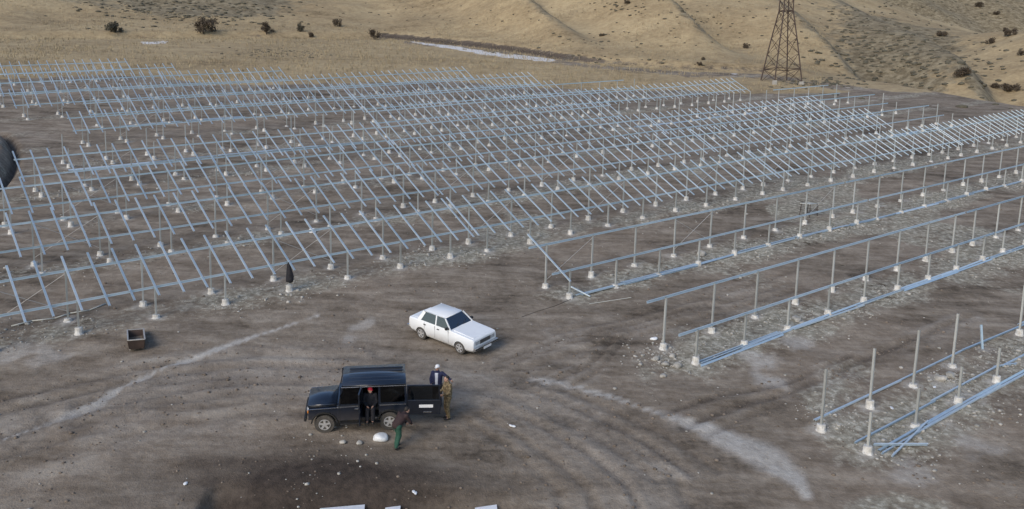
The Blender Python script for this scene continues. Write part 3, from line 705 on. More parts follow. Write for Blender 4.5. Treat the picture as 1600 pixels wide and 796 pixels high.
def sedan():
    root = empty('sedan_car')
    bm = bmesh.new()
    loft_body(bm, [(2.03, .66, .78, .72, .36, .58, .84), (1.98, .70, .80, .75, .30, .58, .89), (1.70, .73, .81, .76, .26, .60, .915), (1.0, .74, .81, .76, .24, .62, .95),
                   (.62, .74, .81, .77, .24, .62, .97), (-.4, .74, .81, .77, .24, .62, .97), (-1.15, .74, .81, .76, .24, .62, .97), (-1.85, .72, .80, .73, .28, .62, .95), (-2.02, .68, .77, .69, .36, .62, .92), (-2.06, .62, .73, .64, .42, .62, .86)])
    body = build('body', bm, M_WHITE, root)
    c1, c2 = cutter(1.20, .345, .28), cutter(-1.22, .345, .28)
    bm = bmesh.new(); box(bm, -1.45, .5, -.68, .68, .60, 1.3); c3 = build('cutter', bm, M_TRIM)
    boolean_cut(body, [c1, c2, c3])
    body.data.polygons.foreach_set('use_smooth', [True] * len(body.data.polygons)); body.data.set_sharp_from_angle(angle=R(32))
    bm = bmesh.new(); box(bm, .85, 1.55, -.6, .6, .3, .8); box(bm, -1.57, -.87, -.6, .6, .3, .8); build('wheel_well', bm, M_TRIM, root)
    # hood and boot lids as raised panels
    bm = bmesh.new(); hull8(bm, [(.72, -.66, .955), (1.93, -.62, .885), (1.93, .62, .885), (.72, .66, .955), (.74, -.64, .993), (1.90, -.62, .925), (1.90, .62, .925), (.74, .64, .993)]); build('bonnet', bm, M_WHITE, root)
    bm = bmesh.new(); hull8(bm, [(-1.98, -.60, .925), (-1.42, -.64, .965), (-1.42, .64, .965), (-1.98, .60, .925), (-1.95, -.58, .95), (-1.44, -.62, .99), (-1.44, .62, .99), (-1.95, .58, .95)]); build('boot_lid', bm, M_WHITE, root)
    # roof and pillars
    bm = bmesh.new(); hull8(bm, [(-1.24, -.63, 1.365), (.21, -.63, 1.365), (.21, .63, 1.365), (-1.24, .63, 1.365), (-1.13, -.55, 1.435), (.10, -.55, 1.435), (.10, .55, 1.435), (-1.13, .55, 1.435)])
    bmesh.ops.bevel(bm, geom=bm.edges[:], offset=.045, segments=3, affect='EDGES'); build('roof', bm, M_WHITE, root, True)
    for sgn in (1, -1):
        y0, y1 = .745 * sgn, .595 * sgn
        for nm_, p, q, w1 in (('windscreen_pillar', (.62, y0, .96), (.16, y1 * .99, 1.38), .06), ('door_pillar', (-.30, y0, .96), (-.36, y1, 1.39), .07), ('rear_pillar', (-1.37, y0, .96), (-1.14, y1 * .97, 1.36), .17)):
            bm = bmesh.new(); bar(bm, p, q, w1, .045, up=(0, 1, 0)); build(nm_, bm, M_WHITE, root)
        o_ = [(.55, y0, .98), (.13, y1, 1.375), (-.33, y1, 1.375), (-.27, y0, .98)]
        pane(root, o_ if sgn > 0 else o_[::-1]); o_ = [(-.36, y0, .98), (-.40, y1, 1.375), (-1.05, y1, 1.375), (-1.24, y0, .98)]
        pane(root, o_ if sgn > 0 else o_[::-1])
        for hx in (-.16, -1.02):
            bm = bmesh.new(); box(bm, hx, hx + .12, min(.80 * sgn, .835 * sgn), max(.80 * sgn, .835 * sgn), .82, .85); build('door_handle', bm, M_TRIM, root)
        for hx in (.52, -.33, -1.0):
            bm = bmesh.new(); box(bm, hx, hx + .010, min(.80 * sgn, .8125 * sgn), max(.80 * sgn, .8125 * sgn), .36, .93); build('door_seam', bm, M_MORTAR, root)
        bm = bmesh.new(); box(bm, .42, .53, min(.78 * sgn, .93 * sgn), max(.78 * sgn, .93 * sgn), 1.0, 1.10, .01); build('mirror', bm, M_TRIM, root)
        bm = bmesh.new(); box(bm, 1.98, 2.045, min(.38 * sgn, .66 * sgn), max(.38 * sgn, .66 * sgn), .62, .78, .01); build('headlight', bm, M_LAMP, root)
        bm = bmesh.new(); box(bm, -2.085, -2.03, min(.42 * sgn, .70 * sgn), max(.42 * sgn, .70 * sgn), .62, .80, .01); build('tail_light', bm, M_RED, root)
        for x in (1.20, -1.22): wheel(root, x, .70 * sgn, .30, .19, .20, sgn)
    pane(root, [(.60, -.70, .985), (.60, .70, .985), (.16, .575, 1.38), (.16, -.575, 1.38)], name='windscreen')
    pane(root, [(-1.40, .68, .985), (-1.40, -.68, .985), (-1.19, -.56, 1.38), (-1.19, .56, 1.38)], name='rear_window')
    bm = bmesh.new(); box(bm, 2.0, 2.05, -.36, .36, .60, .80)
    gr = build('grille', bm, M_CHROME, root)
    for k in range(5):
        bm = bmesh.new(); box(bm, 2.045, 2.06, -.34, .34, .625 + k * .035, .64 + k * .035); build('grille_bar', bm, M_TRIM, gr)
    for x0, nm_ in ((2.04, 'front_bumper'), (-2.16, 'rear_bumper')):
        bm = bmesh.new(); box(bm, x0, x0 + .12, -.80, .80, .40, .53, .02); bp = build(nm_, bm, M_CHROME, root)
        bm = bmesh.new(); box(bm, x0 + (.10 if x0 > 0 else -.02), x0 + (.14 if x0 > 0 else .02), -.79, .79, .44, .49); build('rubber_strip', bm, M_TRIM, bp)
    bm = bmesh.new(); box(bm, 2.185, 2.195, -.26, .26, .36, .47); build('number_plate', bm, M_PLATE, root)
    # interior
    bm = bmesh.new(); box(bm, -1.4, .5, -.66, .66, .3, .45); build('floor_pan', bm, M_TRIM, root)
    for y in (-.36, .36):
        bm = bmesh.new(); box(bm, -.35, .15, y - .24, y + .24, .5, .68, .04); box(bm, -.46, -.32, y - .24, y + .24, .6, 1.2, .04); build('seat', bm, M_SEAT, root)
    bm = bmesh.new(); box(bm, -1.2, -.8, -.6, .6, .5, .68, .04); box(bm, -1.32, -1.16, -.6, .6, .6, 1.12, .04); build('rear_seat', bm, M_SEAT, root)
    bm = bmesh.new(); box(bm, .35, .62, -.66, .66, .75, .96, .03); build('dashboard', bm, M_TRIM, root)
    bm = bmesh.new()
    for y in (-.3, .15): bar(bm, (.60, y, 1.005), (.40, y + .42, 1.15), .015, .015)
    build('wiper', bm, M_TRIM, root)
    return root
car = sedan()
pf, pr = ground_px(720, 555), ground_px(658, 530)
hd = math.atan2(pf.y - pr.y, pf.x - pr.x); mid = (pf + pr) / 2 + Vector((-math.sin(hd), math.cos(hd), 0)) * .76
mid.z = Tz(mid.x, mid.y) + .01; place(car, mid, hd)
tag(car, 'white four-door saloon car parked on bare soil behind the black off-road car', 'car')

def offroader():
    root = empty('off_road_car')
    # tub with wheel arches
    bm = bmesh.new(); box(bm, -2.02, .72, -.865, .865, .52, 1.14, .03)
    body = build('body', bm, M_BLACK, root)
    bm = bmesh.new(); box(bm, -1.98, .64, -.80, .80, .62, 1.3); c0 = build('cutter', bm, M_TRIM)
    bm = bmesh.new(); box(bm, -.80, -.18, -1.0, -.0, 2, 2.1); c4 = build('cutter', bm, M_TRIM)
    bm = bmesh.new(); box(bm, -.80, -.16, .5, 1.0, .62, 1.4); c5 = build('cutter', bm, M_TRIM)
    bm = bmesh.new(); box(bm, -2.2, -1.9, -.72, .72, .70, 1.4); c6 = build('cutter', bm, M_TRIM)
    boolean_cut(body, [c0, c5, c6, cutter(-1.19, .46, .42)])
    bpy.data.objects.remove(c4)
    bm = bmesh.new(); box(bm, .70, 1.79, -.62, .62, .60, 1.10, .03); build('engine_bay', bm, M_BLACK, root)
    bm = bmesh.new(); hull8(bm, [(.70, -.76, 1.08), (1.80, -.70, 1.04), (1.80, .70, 1.04), (.70, .76, 1.08), (.72, -.69, 1.205), (1.75, -.63, 1.145), (1.75, .63, 1.145), (.72, .69, 1.205)])
    bmesh.ops.bevel(bm, geom=bm.edges[:], offset=.025, segments=2, affect='EDGES'); build('bonnet', bm, M_BLACK, root, True)
    for sgn in (1, -1):
        bm = bmesh.new(); hull8(bm, [(.68, sgn * .5, .56), (1.76, sgn * .5, .62), (1.76, sgn * .865, .62), (.68, sgn * .865, .56), (.68, sgn * .5, 1.06), (1.74, sgn * .5, 1.03), (1.74, sgn * .845, 1.01), (.68, sgn * .855, 1.05)])
        fo = build('front_fender', bm, M_BLACK, root); boolean_cut(fo, [cutter(1.19, .46, .42)])
        bm = bmesh.new(); bar(bm, (1.77, sgn * .86, 1.03), (-.14 if sgn > 0 else -1.98, sgn * .872, 1.10), .02, .02); 
        if sgn > 0: bar(bm, (-.84, sgn * .872, 1.10), (-1.98, sgn * .872, 1.10), .02, .02)
        build('trim_strip', bm, M_CHROME, root)
        bm = bmesh.new()
        for x in (1.19, -1.19):
            pts = [(x + .47 * math.cos(a), sgn * .872, .42 + .47 * math.sin(a)) for a in np.linspace(.1, math.pi - .1, 9)]
            for p, q in zip(pts, pts[1:]): bar(bm, p, q, .05, .05, up=(0, 1, 0))
        build('arch_trim', bm, M_TRIM, root)
        bm = bmesh.new(); cyl(bm, (1.74, sgn * .58, .90), (1.815, sgn * .58, .90), .10, .10, 16); build('headlight', bm, M_LAMP, root)
        bm = bmesh.new(); box(bm, 1.75, 1.79, sgn * .78 - .05, sgn * .78 + .05, .88, .96, .01); build('indicator', bm, M_ORANGE, root)
        bm = bmesh.new(); box(bm, -2.05, -2.02, sgn * .79 - .045, sgn * .79 + .045, .72, .92, .01); build('tail_light', bm, M_RED, root)
        bm = bmesh.new(); bar(bm, (.60, sgn * .84, 1.36), (.60, sgn * 1.0, 1.40), .02, .02); box(bm, .57, .60, sgn * 1.02 - .07, sgn * 1.02 + .07, 1.36, 1.56, .008); build('mirror', bm, M_TRIM, root)
        for x in (1.19, -1.19): wheel(root, x, .725 * sgn, .375, .23, .215, sgn)
        # side frame
        for nm_, p, q, w1 in (('windscreen_pillar', (.66, sgn * .83, 1.13), (.50, sgn * .76, 1.87), .06), ('door_pillar', (-.17, sgn * .845, 1.13), (-.18, sgn * .77, 1.87), .07),
                              ('rear_door_pillar', (-.83, sgn * .845, 1.13), (-.83, sgn * .77, 1.87), .08), ('rear_pillar', (-1.97, sgn * .84, 1.13), (-1.95, sgn * .77, 1.87), .12)):
            bm = bmesh.new(); bar(bm, p, q, w1, .05, up=(0, 1, 0)); build(nm_, bm, M_BLACK, root)
        bm = bmesh.new(); bar(bm, (.60, sgn * .845, 1.16), (-.15, sgn * .845, 1.16), .05, .04, up=(0, 1, 0))
        bar(bm, (-.80, sgn * .845, 1.16), (-1.95, sgn * .845, 1.16), .05, .04, up=(0, 1, 0)); build('window_sill', bm, M_BLACK, root)
        def win(x0, x1):
            o_ = [(x0, sgn * .842, 1.17), (x0, sgn * .772, 1.86), (x1, sgn * .772, 1.86), (x1, sgn * .842, 1.17)]
            pane(root, o_ if sgn > 0 else o_[::-1])
        win(.58, -.14)
        if sgn < 0: win(-.21, -.79)
        win(-.88, -1.90)
        bm = bmesh.new()
        for hx in (-.06,) if sgn > 0 else (-.06, -.72): box(bm, hx, hx + .14, min(.86 * sgn, .90 * sgn), max(.86 * sgn, .90 * sgn), .98, 1.01)
        build('door_handle', bm, M_CHROME, root)
        bm = bmesh.new(); box(bm, .60, .612, min(.86 * sgn, .869 * sgn), max(.86 * sgn, .869 * sgn), .56, 1.13); build('door_seam', bm, M_TRIM, root)
    bm = bmesh.new(); hull8(bm, [(-2.03, -.82, 1.86), (.54, -.80, 1.86), (.54, .80, 1.86), (-2.03, .82, 1.86), (-2.0, -.785, 1.955), (.49, -.765, 1.955), (.49, .765, 1.955), (-2.0, .785, 1.955)])
    bmesh.ops.bevel(bm, geom=bm.edges[:], offset=.035, segments=2, affect='EDGES'); ro = build('roof', bm, M_BLACK, root, True)
    for k in range(5):
        bm = bmesh.new(); y = -.52 + .26 * k; box(bm, -1.85, .28, y - .02, y + .02, 1.945, 1.962, .004); build('roof_rib', bm, M_BLACK, ro)
    for sgn in (1, -1):
        bm = bmesh.new(); bar(bm, (-2.03, sgn * .835, 1.865), (.54, sgn * .815, 1.865), .02, .03); build('rain_gutter', bm, M_CHROME, ro)
    pane(root, [(.645, -.78, 1.22), (.645, .78, 1.22), (.525, .72, 1.85), (.525, -.72, 1.85)], name='windscreen')
    bm = bmesh.new(); bar(bm, (.66, -.80, 1.185), (.66, .80, 1.185), .07, .05); build('windscreen_frame', bm, M_BLACK, root)
    bm = bmesh.new(); box(bm, 1.77, 1.81, -.46, .46, .70, 1.02, .01); gr = build('grille', bm, M_TRIM, root)
    for k in range(9):
        bm = bmesh.new(); box(bm, 1.81, 1.82, -.40 + k * .1 - .02, -.40 + k * .1 + .02, .74, .98); build('grille_bar', bm, M_BLACK, gr)
    bm = bmesh.new(); box(bm, 1.84, 1.93, -.80, .80, .52, .66, .02); build('front_bumper', bm, M_TRIM, root)
    bm = bmesh.new(); box(bm, -2.16, -2.06, -.80, .80, .50, .62, .02); build('rear_bumper', bm, M_TRIM, root)
    for sgn in (1, -1):
        bm = bmesh.new(); box(bm, -.85, .62, min(.80 * sgn, .98 * sgn), max(.80 * sgn, .98 * sgn), .41, .445, .008); build('side_step', bm, M_TRIM, root)
    # open rear door, hinged on the near side
    dr = empty('rear_door'); dr.parent = root; dr.location = (-2.04, .80, .62); dr.rotation_euler = (0, 0, R(-4))
    bm = bmesh.new(); box(bm, -1.26, 0, -.03, .03, 0, .60, .012); build('door_panel', bm, M_DOOR, dr)
    bm = bmesh.new(); bar(bm, (-1.23, 0, .6), (-1.20, 0, 1.2), .06, .04, up=(0, 1, 0)); bar(bm, (-.03, 0, .6), (-.05, 0, 1.2), .06, .04, up=(0, 1, 0)); bar(bm, (-1.22, 0, 1.2), (-.03, 0, 1.2), .06, .04, up=(0, 1, 0)); build('door_frame', bm, M_DOOR, dr)
    pane(dr, [(-1.20, .008, .61), (-.05, .008, .61), (-.07, .008, 1.18), (-1.18, .008, 1.18)], name='rear_window')
    bm = bmesh.new(); box(bm, -.98, -.46, .032, .042, .30, .42); build('number_plate', bm, M_PLATE, dr)
    bm = bmesh.new(); box(bm, -.92, -.62, .032, .05, .10, .13); build('door_handle', bm, M_CHROME, dr)
    # open rear side door seen edge-on
    dr = empty('side_door'); dr.parent = root; dr.location = (-.19, .86, .62); dr.rotation_euler = (0, 0, R(82))
    bm = bmesh.new(); box(bm, -.02, .60, -.03, .03, -.02, .52, .012); bar(bm, (0, 0, .5), (0, -.02, 1.2), .05, .04); bar(bm, (.56, 0, .5), (.5, -.02, 1.2), .05, .04); bar(bm, (0, -.02, 1.2), (.5, -.02, 1.2), .05, .04); build('door_panel', bm, M_DOOR, dr)
    pane(dr, [(.03, .0, .53), (.55, .0, .53), (.48, -.015, 1.17), (.03, -.015, 1.17)])
    # interior
    bm = bmesh.new(); box(bm, -1.97, .66, -.79, .79, .56, .63); build('floor_pan', bm, M_TRIM, root)
    for y in (-.4, .4):
        bm = bmesh.new(); box(bm, -.1, .38, y - .25, y + .25, .80, .95, .04); box(bm, -.2, -.07, y - .25, y + .25, .85, 1.5, .04); build('seat', bm, M_SEAT, root)
    bm = bmesh.new(); box(bm, -1.02, -.55, -.68, .68, .80, .94, .04); box(bm, -1.16, -1.0, -.68, .68, .85, 1.45, .04); build('rear_seat', bm, M_SEAT, root)
    bm = bmesh.new(); box(bm, .45, .66, -.78, .78, .9, 1.18, .02); build('dashboard', bm, M_TRIM, root)
    bm = bmesh.new(); ell(bm, (-1.5, .35, .95), (.32, .3, .3)); ell(bm, (-1.3, .5, 1.15), (.22, .2, .2)); bg_ = build('luggage', bm, M_LEAF2, root, True)
    for ch in root.children_recursive:      # short rear overhang
        if ch.type == 'MESH' and ch.parent in (root, ro) and ch.name.split('.')[0] not in ('rim', 'tyre'):
            for v in ch.data.vertices:
                if v.co.x < -1.62: v.co.x = -1.62 + (v.co.x + 1.62) * .5
                elif v.co.x < -1.40 and ch.name.split('.')[0] in ('roof', 'window'): pass
        elif ch.type == 'EMPTY' and ch.name.startswith('rear_door'): ch.location.x = -1.62 + (ch.location.x + 1.62) * .5
    return root
uaz = offroader()
pf, pr = ground_px(508, 677), ground_px(609, 673)
hd = math.atan2(pf.y - pr.y, pf.x - pr.x); UHD = hd
mid = (pf + pr) / 2 + Vector((math.sin(hd), -math.cos(hd), 0)) * .84
mid.z = Tz(mid.x, mid.y) + .01; place(uaz, mid, hd)
tag(uaz, 'black boxy off-road car with its rear door swung open', 'car')
bpy.context.view_layer.update()

# ------------------------------------------------------------------ people
def remesh_obj(name, fn, mat, parent, vox=.014, smooth_it=4):
    bm = bmesh.new(); fn(bm); o = build(name, bm, mat, parent)
    md = o.modifiers.new('r', 'REMESH'); md.mode = 'VOXEL'; md.voxel_size = vox; md.use_smooth_shade = True
    sm = o.modifiers.new('s', 'SMOOTH'); sm.iterations = smooth_it; sm.factor = .4
    dg = bpy.context.evaluated_depsgraph_get(); me = bpy.data.meshes.new_from_object(o.evaluated_get(dg)); o.modifiers.clear(); o.data = me
    if not me.materials: me.materials.append(mat)
    return o
def hand(bm, w, d, side, curl=.5):
    """w wrist, d forearm direction"""
    d = Vector(d).normalized(); a = d.cross(Vector((0, 1, .2))).normalized(); n = a.cross(d)
    palm = Vector(w) + d * .05; caps(bm, w, palm + d * .03, .027, .034); caps(bm, palm - a * .015, palm + a * .015 + d * .02, .026, .026)
    for k, (of, L) in enumerate(((-.030, .062), (-.010, .075), (.010, .070), (.028, .055))):
        p = palm + d * .035 + a * of; q = p + d * L * .55 + n * .01 * curl; r = q + (d * (1 - curl) + n * curl) * L * .5
        caps(bm, p, q, .0105, .010); caps(bm, q, r, .010, .009)
    p = palm - a * .03 * side; caps(bm, p, p + (d * .5 - a * side * .8).normalized() * .045, .013, .011); q = p + (d * .5 - a * side * .8).normalized() * .045; caps(bm, q, q + d * .03, .011, .010)
def person(J, loc, yaw, mats, label, cap=None, hair=True, opened=False, extra=None):
    """J joints in metres, x forward, y left; mats = (jacket, trousers)"""
    root = empty('person', mw=Matrix.Translation(loc) @ Matrix.Rotation(yaw, 4, 'Z'))
    V = {k: Vector(v) for k, v in J.items()}
    hd_ = V['head']; fw = Vector(J.get('face', (1, 0, 0))).normalized(); lf = Vector((0, 0, 1)).cross(fw)
    def body(bm):
        caps(bm, V['pelvis'], V['chest'], .125, .14); caps(bm, V['chest'], V['neck'], .12, .06); caps(bm, V['neck'], hd_ - Vector((0, 0, .05)), .055, .055)
        ell(bm, hd_, (.095, .078, .118)); ell(bm, hd_ + fw * .03 + Vector((0, 0, -.06)), (.06, .055, .06))
        caps(bm, hd_ + fw * .09 + Vector((0, 0, .01)), hd_ + fw * .112 + Vector((0, 0, -.025)), .012, .016)
        for sgn in (1, -1): ell(bm, hd_ + lf * .082 * sgn, (.018, .012, .03))
        for sd, sgn in (('l', 1), ('r', -1)):
            caps(bm, V['chest'] + (V['sh_' + sd] - V['chest']) * .6, V['sh_' + sd], .075, .068); caps(bm, V['sh_' + sd], V['el_' + sd], .055, .042); caps(bm, V['el_' + sd], V['wr_' + sd], .042, .028)
            hand(bm, V['wr_' + sd], V['wr_' + sd] - V['el_' + sd], sgn)
            caps(bm, V['hip_' + sd], V['kn_' + sd], .088, .06); caps(bm, V['kn_' + sd], V['an_' + sd], .06, .04)
            caps(bm, V['an_' + sd], V['an_' + sd] + Vector((.12, 0, -.045)), .04, .032)
    remesh_obj('body', body, M_SKIN, root, .012, 2)
    def jacket(bm):
        caps(bm, V['pelvis'] + Vector((0, .03, .0)), V['chest'] + Vector((0, .05, 0)), .155, .16); caps(bm, V['pelvis'] + Vector((0, -.03, 0)), V['chest'] + Vector((0, -.05, 0)), .155, .16)
        caps(bm, V['chest'], V['neck'], .14, .085)
        for sd in 'lr':
            caps(bm, V['chest'] + (V['sh_' + sd] - V['chest']) * .5, V['sh_' + sd], .10, .088); caps(bm, V['sh_' + sd], V['el_' + sd], .078, .064); caps(bm, V['el_' + sd], V['el_' + sd] + (V['wr_' + sd] - V['el_' + sd]) * .97, .064, .05)
    remesh_obj('jacket', jacket, mats[0], root, .02, 3)
    def trousers(bm):
        caps(bm, V['hip_l'], V['hip_r'], .135, .135)
        for sd in 'lr':
            caps(bm, V['hip_' + sd], V['kn_' + sd], .112, .085); caps(bm, V['kn_' + sd], V['an_' + sd] + Vector((0, 0, .03)), .085, .072)
    remesh_obj('trousers', trousers, mats[1], root, .02, 3)
    for sd in 'lr':
        def boot(bm): caps(bm, V['an_' + sd] + Vector((0, 0, .06)), V['an_' + sd] + Vector((0, 0, -.03)), .058, .055); caps(bm, V['an_' + sd] + Vector((-.02, 0, -.04)), V['an_' + sd] + Vector((.16, 0, -.05)), .05, .042)
        remesh_obj('boot', boot, M_BOOT, root, .016, 2)
    for sgn in (1, -1):
        bm = bmesh.new(); ell(bm, hd_ + fw * .083 + lf * .033 * sgn + Vector((0, 0, .012)), (.012, .012, .009), sub=1); build('eye', bm, M_HAIR, root)
    bm = bmesh.new(); ell(bm, hd_ + fw * .088 + Vector((0, 0, -.062)), (.010, .024, .006), sub=1); build('mouth', bm, M_RED, root)
    if cap:
        def cp(bm): ell(bm, hd_ + Vector((-.005, 0, .045)), (.108, .095, .085)); ell(bm, hd_ + fw * .11 + Vector((0, 0, .03)), (.07, .07, .014), rot=fw.to_track_quat('X', 'Z').to_matrix())
        remesh_obj('cap', cp, cap, root, .014, 2)
    if hair:
        def hr(bm): ell(bm, hd_ - fw * .022 + Vector((0, 0, .028)), (.098, .086, .105))
        remesh_obj('hair', hr, M_HAIR, root, .014, 2)
    if opened:
        bm = bmesh.new(); c = V['chest']; hull8(bm, [(.13, -.06, V['pelvis'].z), (.165, -.05, V['pelvis'].z), (.165, .05, V['pelvis'].z), (.13, .06, V['pelvis'].z), (.15, -.07, c.z + .16), (.172, -.05, c.z + .12), (.172, .05, c.z + .12), (.15, .07, c.z + .16)])
        build('shirt', bm, M_SHIRT, root)
    return tag(root, label, 'person')
STAND = dict(pelvis=(0, 0, .95), chest=(0, 0, 1.28), neck=(0, 0, 1.47), head=(.02, 0, 1.63), sh_l=(0, .19, 1.40), sh_r=(0, -.19, 1.40), el_l=(-.03, .25, 1.12), el_r=(-.03, -.25, 1.12), wr_l=(.07, .26, .90), wr_r=(.07, -.26, .90),
             hip_l=(0, .09, .90), hip_r=(0, -.09, .90), kn_l=(.03, .11, .50), kn_r=(.03, -.11, .50), an_l=(0, .12, .09), an_r=(0, -.12, .09))
g = ground_px(683, 636)
J = dict(STAND); J.update(el_l=(.05, .42, 1.28), wr_l=(.22, .60, 1.22), el_r=(.02, -.27, 1.14), wr_r=(.2, -.2, 1.0), face=(1, -.2, -.1))
person(J, g, R(-100), (M_NAVY, M_DARKCLOTH), 'person in white cap and navy jacket behind the open rear door of the black car', cap=M_WHITECLOTH, hair=False, opened=True)
g = ground_px(699, 655)
J = dict(STAND); J.update(el_l=(.06, .26, 1.12), wr_l=(.25, .14, 1.05), el_r=(.08, -.25, 1.13), wr_r=(.28, -.14, 1.08), head=(.06, 0, 1.62), kn_l=(.06, .11, .5), an_r=(-.08, -.12, .09), face=(1, .1, -.2))
person(J, g, R(-150), (M_CAMO, M_CAMO), 'person in camouflage suit standing beside the open rear door of the black car', hair=True)
g = ground_px(622, 700)
J = dict(STAND); J.update(pelvis=(-.08, 0, .88), chest=(.16, 0, 1.12), neck=(.30, 0, 1.24), head=(.42, 0, 1.33), sh_l=(.22, .19, 1.20), sh_r=(.22, -.19, 1.20), el_l=(.34, .25, .95), el_r=(.36, -.24, .96), wr_l=(.50, .16, .80), wr_r=(.52, -.12, .82), hip_l=(-.06, .09, .84), hip_r=(-.06, -.09, .84),
               kn_l=(.10, .11, .50), an_l=(.0, .12, .09), kn_r=(-.02, -.1, .5), an_r=(-.18, -.11, .09), face=(1, 0, -.4))
person(J, g, R(48), (M_MAROON, M_GREEN), 'person in dark maroon jacket and green trousers at the rear wheel of the black car')
SEAT = dict(pelvis=(0, 0, .12), chest=(.02, 0, .45), neck=(.04, 0, .62), head=(.07, 0, .76), sh_l=(.02, .19, .56), sh_r=(.02, -.19, .56), el_l=(.08, .24, .30), el_r=(.08, -.24, .30), wr_l=(.28, .12, .22), wr_r=(.28, -.12, .22),
            hip_l=(.02, .09, .08), hip_r=(.02, -.09, .08), kn_l=(.36, .10, .10), kn_r=(.36, -.10, .10), an_l=(.38, .10, -.33), an_r=(.38, -.10, -.33), face=(1, .5, 0))
mw = uaz.matrix_basis
pl = mw @ Vector((-.48, .70, .86))
person(SEAT, pl, UHD + R(90), (M_DARKCLOTH, M_DARKCLOTH), 'person in red cap and dark clothes sitting in the side doorway of the black car', cap=M_REDCLOTH, hair=False)

# ------------------------------------------------------------------ small site objects
def lumpy(name, r, mat, seed, sub=3, amp=.25, flat=0.0, parent=None):
    bm = bmesh.new(); bmesh.ops.create_icosphere(bm, subdivisions=sub, radius=1)
    rn = random.Random(seed); ph = [(rn.uniform(-3, 3), rn.uniform(-3, 3), rn.uniform(-3, 3), rn.uniform(0, 6)) for _ in range(7)]
    for v in bm.verts:
        f = 1 + amp * sum(math.sin(v.co.x * a + v.co.y * b + v.co.z * c + d) for a, b, c, d in ph) / 3.2
        v.co = Vector((v.co.x * r[0] * f, v.co.y * r[1] * f, v.co.z * r[2] * f))
        if v.co.z < -r[2] * .6: v.co.z = -r[2] * .6
    return build(name, bm, mat, parent, smooth=False)
g = ground_px(593, 688); o = lumpy('sack', (.30, .22, .17), M_SACK, 3, 3, .22); o.location = g + Vector((0, 0, .10)); o.data.polygons.foreach_set('use_smooth', [True] * len(o.data.polygons)); tag(o, 'white sack on the ground before the rear wheel of the black car', 'sack')
g = ground_px(488, 364); o = lumpy('sack', (.24, .2, .18), M_SACK, 5, 3, .22); o.location = g + Vector((0, 0, .1)); tag(o, 'small white sack between the two nearest racked rows', 'sack')
g = ground_px(1022, 531); o = lumpy('plastic_bag', (.17, .12, .09), M_SACK, 8, 3, .3); o.location = g + Vector((0, 0, .05)); tag(o, 'crumpled pale plastic bag beside the leftmost tall post of the nearest railed rack', 'bag')
# mortar tub
g = ground_px(213, 538); root = empty('mortar_tub', mw=Matrix.Translation(g) @ Matrix.Rotation(R(26), 4, 'Z'))
W, Lh, Hh = .34, 1.0, .45
for nm_, pts in (('side_wall', [(-W, -Lh), (-W, Lh)]), ('side_wall', [(W, -Lh), (W, Lh)]), ('end_wall', [(-W, -Lh), (W, -Lh)]), ('end_wall', [(-W, Lh), (W, Lh)])):
    bm = bmesh.new(); (x0, y0), (x1, y1) = pts; p = Vector((x0, y0, 0)); q = Vector((x1, y1, 0)); d = (q - p).normalized() * .02
    hull8(bm, [(x0 * .85 - .02, y0 * .85 - .02, .02), (x1 * .85 + .02, y0 * .85 - .02, .02), (x1 * .85 + .02, y1 * .85 + .02, .02), (x0 * .85 - .02, y1 * .85 + .02, .02), (x0 - .03, y0 - .03, Hh), (x1 + .03, y0 - .03, Hh), (x1 + .03, y1 + .03, Hh), (x0 - .03, y1 + .03, Hh)]) if False else None
    ox = .025 if x0 == x1 else 0; oy = .025 if y0 == y1 else 0
    hull8(bm, [(x0 * .84 - ox, y0 * .84 - oy, 0), (x1 * .84 + ox, y0 * .84 - oy, 0), (x1 * .84 + ox, y1 * .84 + oy, 0), (x0 * .84 - ox, y1 * .84 + oy, 0), (x0 - ox, y0 - oy, Hh), (x1 + ox, y0 - oy, Hh), (x1 + ox, y1 + oy, Hh), (x0 - ox, y1 + oy, Hh)])
    build(nm_, bm, M_RUST, root)
bm = bmesh.new(); box(bm, -W * .84, W * .84, -Lh * .84, Lh * .84, .0, .03); build('tub_floor', bm, M_TRIM, root)
bm = bmesh.new()
for (p, q) in (((-W, -Lh, Hh), (W, -Lh, Hh)), ((W, -Lh, Hh), (W, Lh, Hh)), ((W, Lh, Hh), (-W, Lh, Hh)), ((-W, Lh, Hh), (-W, -Lh, Hh))): bar(bm, p, q, .06, .04)
build('rim', bm, M_BRACE, root)
o = lumpy('mortar', (.24, .32, .14), M_MORTAR, 12, 3, .2, parent=root); o.location = (.06, -.05, .09)
tag(root, 'rusty open mortar tub on the soil before the leftmost near rack', 'tub')
# work table
g = ground_px(1263, 338); root = empty('work_table', mw=Matrix.Translation(g) @ Matrix.Rotation(YAW + R(8), 4, 'Z'))
bm = bmesh.new(); box(bm, -.62, .62, -.42, .42, .92, .96, .006); build('table_top', bm, M_BOARD, root)
for sx in (-1, 1):
    for sy in (-1, 1):
        bm = bmesh.new(); bar(bm, (sx * .54, sy * .34, .92), (sx * .60, sy * .40, -.05), .045, .045); build('leg', bm, M_RUST, root)
bm = bmesh.new(); bar(bm, (-.56, -.36, .5), (.56, -.36, .5), .03, .03); bar(bm, (-.56, .36, .5), (.56, .36, .5), .03, .03); build('stretcher', bm, M_RUST, root)
tag(root, 'pale-topped work table on thin legs under the single-rafter rack', 'table')
# jacket hung on a front post
s_ = first(0, -1) + 4 * D_BAY; P = gpt(s_, ROWT[0] * S)
best = min(((abs(k), k) for k in range(1)), default=(0, 0))
